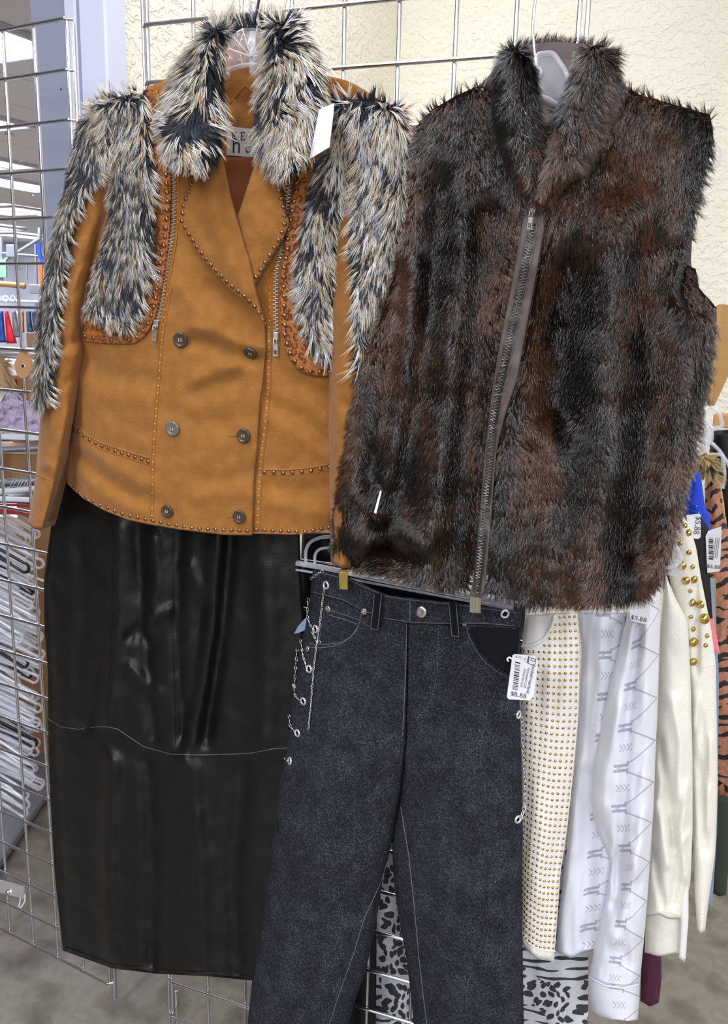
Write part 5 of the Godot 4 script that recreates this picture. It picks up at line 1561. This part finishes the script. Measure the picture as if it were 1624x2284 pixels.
	hung("denim_jacket", "faded blue denim garment showing low behind the cream sleeve", "jacket", -0.20, [1530, 1300, 1530, 1500, 1535, 1850, 1566, 2024], [1590, 1290, 1604, 1500, 1600, 1850, 1589, 2018], [], [], M["jean_blue"], 0.008, 0.001, 8, 30)
	hung("olive_blouse", "olive green garment sliver beside the tiger print coat", "top", -0.22, [1540, 1290, 1540, 1400, 1545, 1480], [1597, 1290, 1598, 1400, 1600, 1480], [], [], M["olive"], 0.006, 0.001, 6, 20)
	hung("green_trousers", "dark green trouser leg hanging near the photo's right edge", "trousers", -0.24, [1560, 1780, 1562, 1900, 1590, 1992], [1632, 1780, 1628, 1900, 1620, 1996], [], [1590, 1992, 1605, 2000, 1620, 1996], M["dark_green"], 0.012, 0.002, 10, 20)
	hung("maroon_coat", "maroon plush coat hem showing under the cream sweater", "coat", -0.17, [1428, 2080, 1430, 2180, 1428, 2232], [1474, 2080, 1476, 2180, 1470, 2236], [], [1428, 2232, 1450, 2246, 1470, 2236], M["maroon"], 0.014, 0.004, 12, 18)
	var tg := hung("tiger_coat", "tan and black tiger print coat at the right edge of the rack", "coat", -0.28, [1572, 1078, 1572, 1140, 1560, 1240, 1552, 1460, 1560, 1650, 1580, 1780, 1606, 1856], [1604, 1066, 1624, 1180, 1650, 1400, 1668, 1650, 1672, 1866], [], [], M["tiger"], 0.03, 0.006, 20, 60)
	part(tg[0], "hem_band", along(tg[1], [1616, 1850, 1640, 1856, 1668, 1858], 0.008, 6.0), M["kraft"])
	part(tg[0], "piping", along(tg[1], [1604, 1072, 1612, 1120, 1616, 1160], 0.002, 6.0), M["kraft"])
	# spotted fur collar of that coat, hangers and board behind
	pl = main_plane(-0.25)
	c = patch(pl, [1548, 1026, 1546, 1046, 1550, 1062], [1582, 1016, 1602, 1040, 1606, 1068], [1548, 1026, 1562, 1014, 1582, 1016], [], 14, 12, func(s, tt, g): return 0.02 * oval(s))
	var fc := part(tg[0], "fur_collar", cloth(c, 0.01, false), M["blond"])
	fur(fc, "fur_pile", c, M["tuft_under"], M["fur_long"], 0.003, Vector2(0.012, 0.02), Vector2(0.4, 0.9), func(s, t2, p): return Vector2(s - 0.5, -0.6), func(s, t2, p): return Color(0.02, 0.017, 0.014) if nz.get_noise_3d(p.x * 60.0, p.y * 60.0, 2.0) > 0.22 else Color(0.55, 0.42, 0.18))
	hung("black_garment", "shiny black garment hanging below the wooden ledge, right edge", "dress", -0.38, [1588, 962, 1580, 1030, 1596, 1120, 1610, 1250], [1650, 958, 1660, 1060, 1670, 1180, 1680, 1300], [], [], M["leather"], 0.02, 0.004, 14, 24)
	var arcs := [[-0.30, [1570, 958, 1570, 916, 1590, 908, 1606, 922, 1612, 950, 1610, 954, 1588, 954]], [-0.28, [1560, 990, 1562, 948, 1576, 936, 1588, 956, 1587, 984, 1576, 990]], [-0.26, [1552, 1010, 1556, 960, 1568, 962, 1574, 990, 1572, 1014]], [-0.33, [1574, 1012, 1576, 990, 1586, 986, 1604, 1004, 1624, 1034, 1640, 1070]], [-0.31, [1576, 1014, 1612, 1014, 1616, 1060, 1612, 1090]]]
	var names := ["rounded clear hanger top highest on the rack beside the vest", "clear hanger top second from the highest beside the vest", "clear hanger neck lowest beside the vest's edge", "clear hanger arm sloping over the black garment", "clear squared hanger frame above the tiger coat"]
	for i in arcs.size():
		hp = main_plane(arcs[i][0])
		var line := resample(line_on(arcs[i][1], hp), 30)
		h = thing("hanger", names[i], "hanger", hp.p3(line[0]), "clear hangers on the right rack")
		part(h, "frame", tube(to_world(line, hp), 0.0032, 8), M["clear_plastic"])
		part(h, "inner_rib", tube(to_world(line, hp, -0.006), 0.0018, 8), M["clear_plastic"])
		var tip := hp.p3(line[0])
		part(h, "neck", rod(tip, tip + Vector3(0, 0.05, -0.01), 0.0026, 8), M["clear_plastic"])
	small_tag("white price tag reading $5.88 in front of the blue sequin top", -0.10, [1531, 1149, 1561, 1146, 1564, 1150, 1563, 1198, 1558, 1202, 1536, 1200], "$5.88", 1556, 1172, 0.0105, -PI / 2 - 0.05)
	small_tag("white price tag reading $4.88 in front of the tiger print coat", -0.13, [1574, 1196, 1580, 1184, 1610, 1174, 1606, 1274, 1578, 1278], "$4.88", 1592, 1264, 0.0072, 0.02)
	# folded kraft board against the wall and the ledge
	pl = main_plane(-0.45)
	var kb := thing("cardboard_sheet", "tall folded kraft cardboard sheet leaning on the cream wall", "cardboard", pl.p3(on(Vector2(1595, 905), pl)))
	part(kb, "flap", plate(line_on([1588, 690, 1600, 680, 1612, 678, 1590, 905, 1566, 905], pl), pl, 0.0, 0.004), M["kraft"])
	var pk := plane(pl.p3(on(Vector2(1612, 678), pl)), 45.0)
	part(kb, "flap", plate(line_on([1612, 678, 1680, 690, 1640, 800, 1592, 905, 1590, 905], pk), pk, 0.0, 0.004), M["kraft"])
	var ld := at(1650, 940, 2.15)
	single("wooden_ledge", box(Vector3(0.12, 0.034, 0.05), 0.003), M["wood_tan"], "small block of tan wood at the right edge above the black garment", "wood", Transform3D(room, ld))

# ------------------------------------------------------------------ left of the gridwall
func span_box(x0: float, y0: float, x1: float, y1: float, z: float, deep: float, bevel := 0.004) -> Array:   # a box whose front spans those pixels at that distance
	var a := at(x0, y0, z)
	var b := at(x1, y1, z)
	var s := Vector3(absf(b.x - a.x), absf(a.y - b.y), deep)
	return [box(s, bevel), Transform3D(Basis(), (a + b) * 0.5 - Vector3(0, 0, deep * 0.5))]

func clear_hanger() -> Array:   # meshes: body, hook; the right arm's tip lies at (0.21, -0.1, 0)
	# the moulded outline: along the shoulder, round the tip, back under it
	var p := PackedVector3Array()
	for half in [1.0, -1.0]:
		for i in 13:
			var s := i / 12.0
			p.append(Vector3(0.2 * s * half, -0.02 - 0.078 * pow(s, 1.25), 0.018 * s * s))
		for i in range(1, 6):
			var a := PI * i / 6.0
			p.append(Vector3((0.2 + 0.012 * sin(a)) * half, -0.11 + 0.012 * cos(a), 0.018))
		for i in 12:
			var s := 1.0 - i / 12.0
			p.append(Vector3(0.2 * s * half, -0.048 - 0.074 * pow(s, 1.5), 0.018 * s * s))
	var lower := PackedVector3Array()
	for i in 13:
		var s := -1.0 + 2.0 * i / 12.0
		lower.append(Vector3(0.17 * s, -0.034 - 0.066 * pow(absf(s), 1.4), 0.016 * s * s))
	var hook := PackedVector3Array()
	for i in 14:
		var a := -PI / 2 + PI * 1.25 * i / 13.0
		hook.append(Vector3(cos(a) * 0.018, 0.035 + sin(a) * 0.018, 0) if i else Vector3(0, -0.02, 0))
	return [tube(p, 0.0036, 8, true), tube(lower, 0.0026, 6), tube(hook, 0.0022, 6)]

func hanger_cart() -> void:
	var hm := clear_hanger()
	var cart := thing("hanger_cart", "tall cart of stacked clear hangers behind the left gridwall", "cart", Vector3(at(-90, 1750, 2.1).x, 0, -2.1))
	var px := at(-90, 1750, 2.1).x
	for z in [-1.92, -2.42]:
		part(cart, "post", rod(Vector3(px, 0.03, z), Vector3(px, 1.1, z), 0.012, 10), M["tube_grey"])
	part(cart, "base", box(Vector3(0.3, 0.03, 0.56), 0.006), M["tube_grey"], Transform3D(Basis(), Vector3(px, 0.03, -2.17)))
	var ends := [1236, 1302, 1368, 1440, 1508, 1572, 1640, 1700, 1752]
	var tiers := ["topmost", "second", "third", "fourth", "middle", "sixth", "seventh", "eighth", "lowest"]
	for k in ends.size():
		var y: float = at(60, ends[k], 2.0).y + 0.1
		part(cart, "hanger_rod", rod(Vector3(px, y + 0.045, -1.92), Vector3(px, y + 0.045, -2.42), 0.006, 8), M["chrome"])
		for i in 11:
			var z := -1.93 - i * 0.037 + rng.randf_range(-0.006, 0.006)
			var tip := at(70 + rng.randf_range(-8, 26), ends[k], -z)
			var where := Vector3(tip.x - 0.21, y + rng.randf_range(-0.012, 0.012), z)
			var dark := (i * 7 + k * 5) % 11 == 0
			var t := thing("hanger_black" if dark else "hanger", ("black plastic hanger in the %s tier of the hanger cart" if dark else "clear plastic hanger in the %s tier of the hanger cart") % tiers[k], "hanger", where, ("black" if dark else "clear") + " hangers in the cart's %s tier" % tiers[k])
			t.rotation = Vector3(0, rng.randf_range(-0.12, 0.22), rng.randf_range(-0.1, 0.04))
			var m: Material = M["black_plastic"] if dark else M["clear_plastic"]
			for q in [[0, "arms", m], [1, "web", m], [2, "hook", M["chrome_bright"]]]:
				var o := MeshInstance3D.new()
				o.name = q[1]
				o.mesh = hm[q[0]]
				o.material_override = q[2]
				t.add_child(o)
	# carton behind the hangers, and what lies above them
	var b := span_box(-160, 1168, 150, 1700, 2.62, 0.12)
	single("cardboard_box", b[0], M["cardboard"], "large brown cardboard box behind the clear hangers on the cart", "box", b[1])
	# tray with red sides
	var tr := thing("tray", "white rimmed tray with dark red sides above the clear hangers", "tray", at(30, 1140, 2.05))
	b = span_box(-140, 1131, 66, 1149, 2.02, 0.012, 0.002)
	part(tr, "side", b[0], M["red_trim"], b[1])
	b = span_box(-140, 1106, 72, 1122, 2.04, 0.02, 0.003)
	part(tr, "rim", b[0], M["paint_white"], b[1])
	b = span_box(-140, 1121, 70, 1131, 2.03, 0.014, 0.002)
	part(tr, "side", b[0], M["red_trim"], b[1])
	b = span_box(-140, 1102, 76, 1124, 2.2, 0.15, 0.002)
	part(tr, "inside", b[0], M["black_plastic"], b[1])
	part(tr, "rim", rod(at(-140, 1112, 2.1), at(80, 1090, 2.22), 0.008, 8), M["paint_white"])
	# rod with white wire hooks
	var rd := thing("hook_rod", "grey rod wrapped by white wire hanger hooks above the tray", "rod", at(40, 1078, 2.25))
	part(rd, "rod", rod(at(-60, 1082, 2.25), at(100, 1070, 2.25), 0.0105, 12), M["tube_grey"])
	for x in [2, 9, 14, 30, 37, 46, 52, 60, 66, 71]:
		var c := at(x, 1077, 2.25)
		var ring := PackedVector3Array()
		for i in 12:
			var a := TAU * i / 12.0 * 0.8 + 0.6
			ring.append(c + Vector3(sin(a * 2.0) * 0.002 + cos(a) * 0.004, cos(a) * 0.013, sin(a) * 0.013))
		single("wire_hook", tube(ring, 0.0013, 6), M["paint_white"], "white wire hanger hook looped over the grey rod", "hook", Transform3D(), "white wire hooks on the grey rod")
	# upper tube, cartons, cloth
	single("handrail", rod(at(-60, 1006, 2.32), at(120, 998, 2.32), 0.0085, 12), M["tube_grey"], "thin grey cart rail below the lavender cloth", "rail")
	b = span_box(-120, 1008, 110, 1072, 2.5, 0.22)
	single("cardboard_box", b[0], M["cardboard"], "flat brown cardboard box under the grey cart rail", "box", b[1])
	var pl := plane(at(40, 960, 2.42), 0.0)
	var c2 := patch(pl, [-60, 900, -60, 985], [110, 905, 120, 985], [-60, 900, 0, 905, 12, 884, 22, 880, 45, 905, 75, 922, 110, 930], [], 60, 34, func(s, tt, g): return 0.05 * tt + 0.028 * nz.get_noise_2d(g.x * 22.0 + g.y * 14.0, g.y * 30.0) + 0.01 * nz.get_noise_2d(g.x * 70.0, g.y * 60.0))
	single("lavender_blanket", cloth(c2, 0.03), M["lavender_cloth"], "crumpled lavender fleece cloth piled behind the gridwall", "cloth")
	b = span_box(-100, 966, 110, 984, 2.36, 0.2, 0.002)
	single("paper_sheet", b[0], M["tag_white"], "pale paper sheets lying under the lavender cloth", "paper", b[1])
	b = span_box(18, 838, 110, 1640, 2.75, 0.2)
	single("cardboard_box", b[0], M["cardboard"], "small brown carton behind the teardrop shaped paddle", "box", b[1])
	b = span_box(66, 826, 84, 838.2, 2.77, 0.08)
	single("blue_pouch", b[0], M["royal_blue"], "small royal blue pouch beside the fur sleeve", "pouch", b[1])
	var cap := span_box(22, 846, 34, 868, 2.73, 0.02, 0.003)
	single("red_card", cap[0], M["red_trim"], "small red and white card on the carton behind the gridwall", "card", cap[1])
	# blond wig
	pl = plane(at(0, 830, 2.6), 0.0)
	c2 = patch(pl, [-50, 805, -56, 860], [10, 806, 18, 850], [-50, 805, -20, 795, 10, 806], [], 16, 16, func(s, tt, g): return 0.05 * oval(s))
	var wig := thing("wig", "blond wig at the photo's left edge above the cartons", "wig", at(-10, 860, 2.6))
	var wb := part(wig, "cap", cloth(c2, 0.03, false), M["blond"])
	fur(wb, "hair", c2, M["tuft_under"], M["fur_long"], 0.006, Vector2(0.03, 0.06), Vector2(0.1, 0.4), func(s, t2, p): return Vector2(s - 0.4, -0.8), func(s, t2, p): return Color(0.74, 0.52, 0.32) * rng.randf_range(0.8, 1.3) + Color(0, 0, 0, 1))
	# thick chrome rail and the paddle that hangs at its end
	single("chrome_rail", rod(at(-80, 782, 2.55), at(130, 792, 2.55), 0.0165, 16), M["chrome"], "thick chrome rail running behind the left gridwall", "rail")
	pl = plane(at(51, 808, 1.60), 18.0)
	var out := PackedVector2Array()
	for i in 28:
		var a := TAU * i / 28.0
		var w := 19.0 * sin(a) * (1.0 if cos(a) < 0 else 1.0 - 0.62 * pow(cos(a), 1.1))
		out.append(on(Vector2(51.0 + w, 812.0 - cos(a) * (38.0 if cos(a) > 0 else 32.0)), pl))
	var pd := thing("end_paddle", "flat tan teardrop paddle with a round hole hanging on the gridwall", "paddle", pl.p3(out[14]))
	part(pd, "board", plate(out, pl, 0.0, 0.006), M["cardboard"])
	part(pd, "hole_rim", lathe([[0.0044, 0.0], [0.0043, 0.0006], [0.0036, 0.0006]], 16), M["tag_white"], facing(pl.p3(on(Vector2(51, 816), pl)), pl.n))
	part(pd, "hole", lathe([[0.0036, 0.0007], [0.0001, 0.0007]], 12), M["print_black"], facing(pl.p3(on(Vector2(51, 816), pl)), pl.n))
	# metal chest on the floor below the skirt
	var ch := at(500, 2262, 1.86)
	var mc := thing("metal_chest", "grey metal box on the floor behind the gridwall below the skirt", "box", Vector3(ch.x, 0, ch.z))
	part(mc, "body", box(Vector3(0.24, 0.2, 0.2), 0.004), M["tube_grey"], Transform3D(room, Vector3(ch.x, 0.1, ch.z)))
	part(mc, "lid", box(Vector3(0.25, 0.02, 0.21), 0.003), M["paint_grey"], Transform3D(room, Vector3(ch.x, 0.21, ch.z)))

# ------------------------------------------------------------------ the far room
func far_room() -> void:
	var z := 9.0
	# overhead metal frame
	var fr := thing("pipe_rack", "grey metal pipe frame against the far white wall", "frame", at(40, 640, z))
	for l in [[-30, 605, 90, 532, 0.016], [-30, 562, 116, 574, 0.014], [3, 528, 4, 640, 0.016], [79, 545, 82, 640, 0.013], [89, 508, 89, 534, 0.02], [60, 585, 60, 625, 0.008]]:
		part(fr, "pipe", rod(at(l[0], l[1], z), at(l[2], l[3], z), l[4], 10), M["tube_grey"])
	part(fr, "bracket", box(Vector3(0.1, 0.12, 0.05), 0.005), M["tube_grey"], Transform3D(Basis(), at(27, 560, z)))
	part(fr, "bracket", box(Vector3(0.12, 0.09, 0.05), 0.005), M["tube_grey"], Transform3D(Basis(), at(80, 645, z)))
	var pl := plane(at(95, 575, 8.97), 0.0)
	var bs := thing("hanging_strap", "bright blue hanging strap and a separate orange piece in the far room", "strap", at(100, 610, 8.6))
	part(bs, "webbing", plate(line_on([80, 545, 88, 541, 92, 572, 112, 600, 112, 614, 96, 596, 84, 572], pl), pl, 0.0, 0.02), M["royal_blue"])
	part(bs, "orange_piece", plate(line_on([87, 590, 94, 592, 95, 640, 89, 640], pl), pl, 0.004, 0.02), mat("orange", c8(236, 104, 30), 0.6))  # a separate orange piece, grouped under the blue strap
	single("green_board", plate(line_on([-20, 578, 13, 578, 14, 618, -20, 620], pl), pl, 0.0, 0.03), mat("sage", c8(120, 160, 140), 0.7), "pale green board at the photo's left edge", "board")
	single("bundle", rod(at(-30, 630, 8.6), at(56, 638, 8.6), 0.028, 10), M["cardboard"], "brown rolled bundle lying on the far pipe frame", "bundle")
	# rail with white hangers and clothes
	z = 7.6
	var rk := thing("clothing_rack", "white far rail with clear hangers and colourful clothes", "rack", Vector3(at(40, 700, z).x, 0, -z))
	part(rk, "rail", rod(at(-60, 668, z), at(104, 674, z), 0.013, 10), M["paint_white"])
	part(rk, "post", rod(at(80, 672, z), Vector3(at(80, 672, z).x, 0.02, -z), 0.013, 10), M["tube_grey"])
	for x in [0, 13, 16, 31, 98]:
		var c := at(x, 666, z)
		var ring := PackedVector3Array()
		for i in 10:
			ring.append(c + Vector3(cos(TAU * i / 10.0) * 0.02, sin(TAU * i / 10.0) * 0.024, 0.02))
		single("wire_hook", tube(ring, 0.005, 6, true), M["paint_white"], "white hanger hook looped on the far white rail", "hook", Transform3D(), "white hooks on the far rail")
	var cl := [[-8, 2, -20, 4, c8(70, 160, 225), "turquoise"], [-2, 6, -6, 14, c8(40, 70, 150), "navy blue"], [10, 17, 14, 38, c8(206, 30, 50), "bright red"], [26, 34, 30, 50, c8(112, 104, 112), "grey"], [36, 44, 46, 52, c8(224, 216, 216), "white"], [46, 52, 46, 54, c8(226, 112, 60), "orange"], [58, 68, 60, 76, c8(56, 76, 104), "dark denim"], [70, 84, 76, 92, c8(48, 66, 96), "navy denim"], [86, 98, 90, 104, c8(120, 60, 120), "purple"], [-16, -8, -20, -2, c8(150, 205, 60), "lime green"]]
	for k in cl.size():
		var q: Array = cl[k]
		var pz := plane(at(40, 720, z - 0.05 - k * 0.03), 0.0)
		var bot: float = [758, 764, 766, 752, 762, 742, 740, 738, 730, 766][k]
		var pm := mat("far_cloth_%d" % k, q[4], 0.85)
		var c := patch(pz, [q[0], 694, lerpf(q[0], q[2], 0.5), 725, q[2], bot], [q[1], 694, lerpf(q[1], q[3], 0.4), 725, q[3], bot], [], [], 8, 12, func(s, _t, g): return 0.05 * oval(s) + bumps(g, 6.0, 0.02))
		single("shirt", cloth(c, 0.03, false), pm, "%s garment hanging on the far clothes rail" % q[5], "garment")
	# carton below the denim
	var b := span_box(58, 742, 130, 776, 7.2, 0.4)
	single("cardboard_box", b[0], mat("carton_dark", c8(120, 92, 74), 0.85), "dark brown carton under the far denim clothes", "box", b[1])
	b = span_box(-60, 800, 130, 860, 5.2, 0.5)
	single("work_table", b[0], M["paint_white"], "white table edge far behind the chrome rail", "table", b[1])
	# sprinklers
	for q in [[73, 434, "sprinkler head on the far ceiling above the low light"], [20, 308, "sprinkler head on the ceiling nearest the photo's left edge"]]:
		var d := ray(Vector2(q[0], q[1] - 8))
		var w := EYE + d * ((2.80 - EYE.y) / d.y)
		var s := thing("sprinkler", q[2], "sprinkler", w)
		part(s, "stem", rod(w, w - Vector3(0, 0.05, 0), 0.012, 8), M["tube_grey"])
		part(s, "rosette", lathe([[0.001, 0.0], [0.035, -0.004], [0.035, -0.01], [0.012, -0.02]], 12), M["chrome_bright"], Transform3D(Basis(), w))
		part(s, "deflector", lathe([[0.02, 0.0], [0.022, -0.004], [0.001, -0.006]], 10), M["chrome_bright"], Transform3D(Basis(), w - Vector3(0, 0.05, 0)))
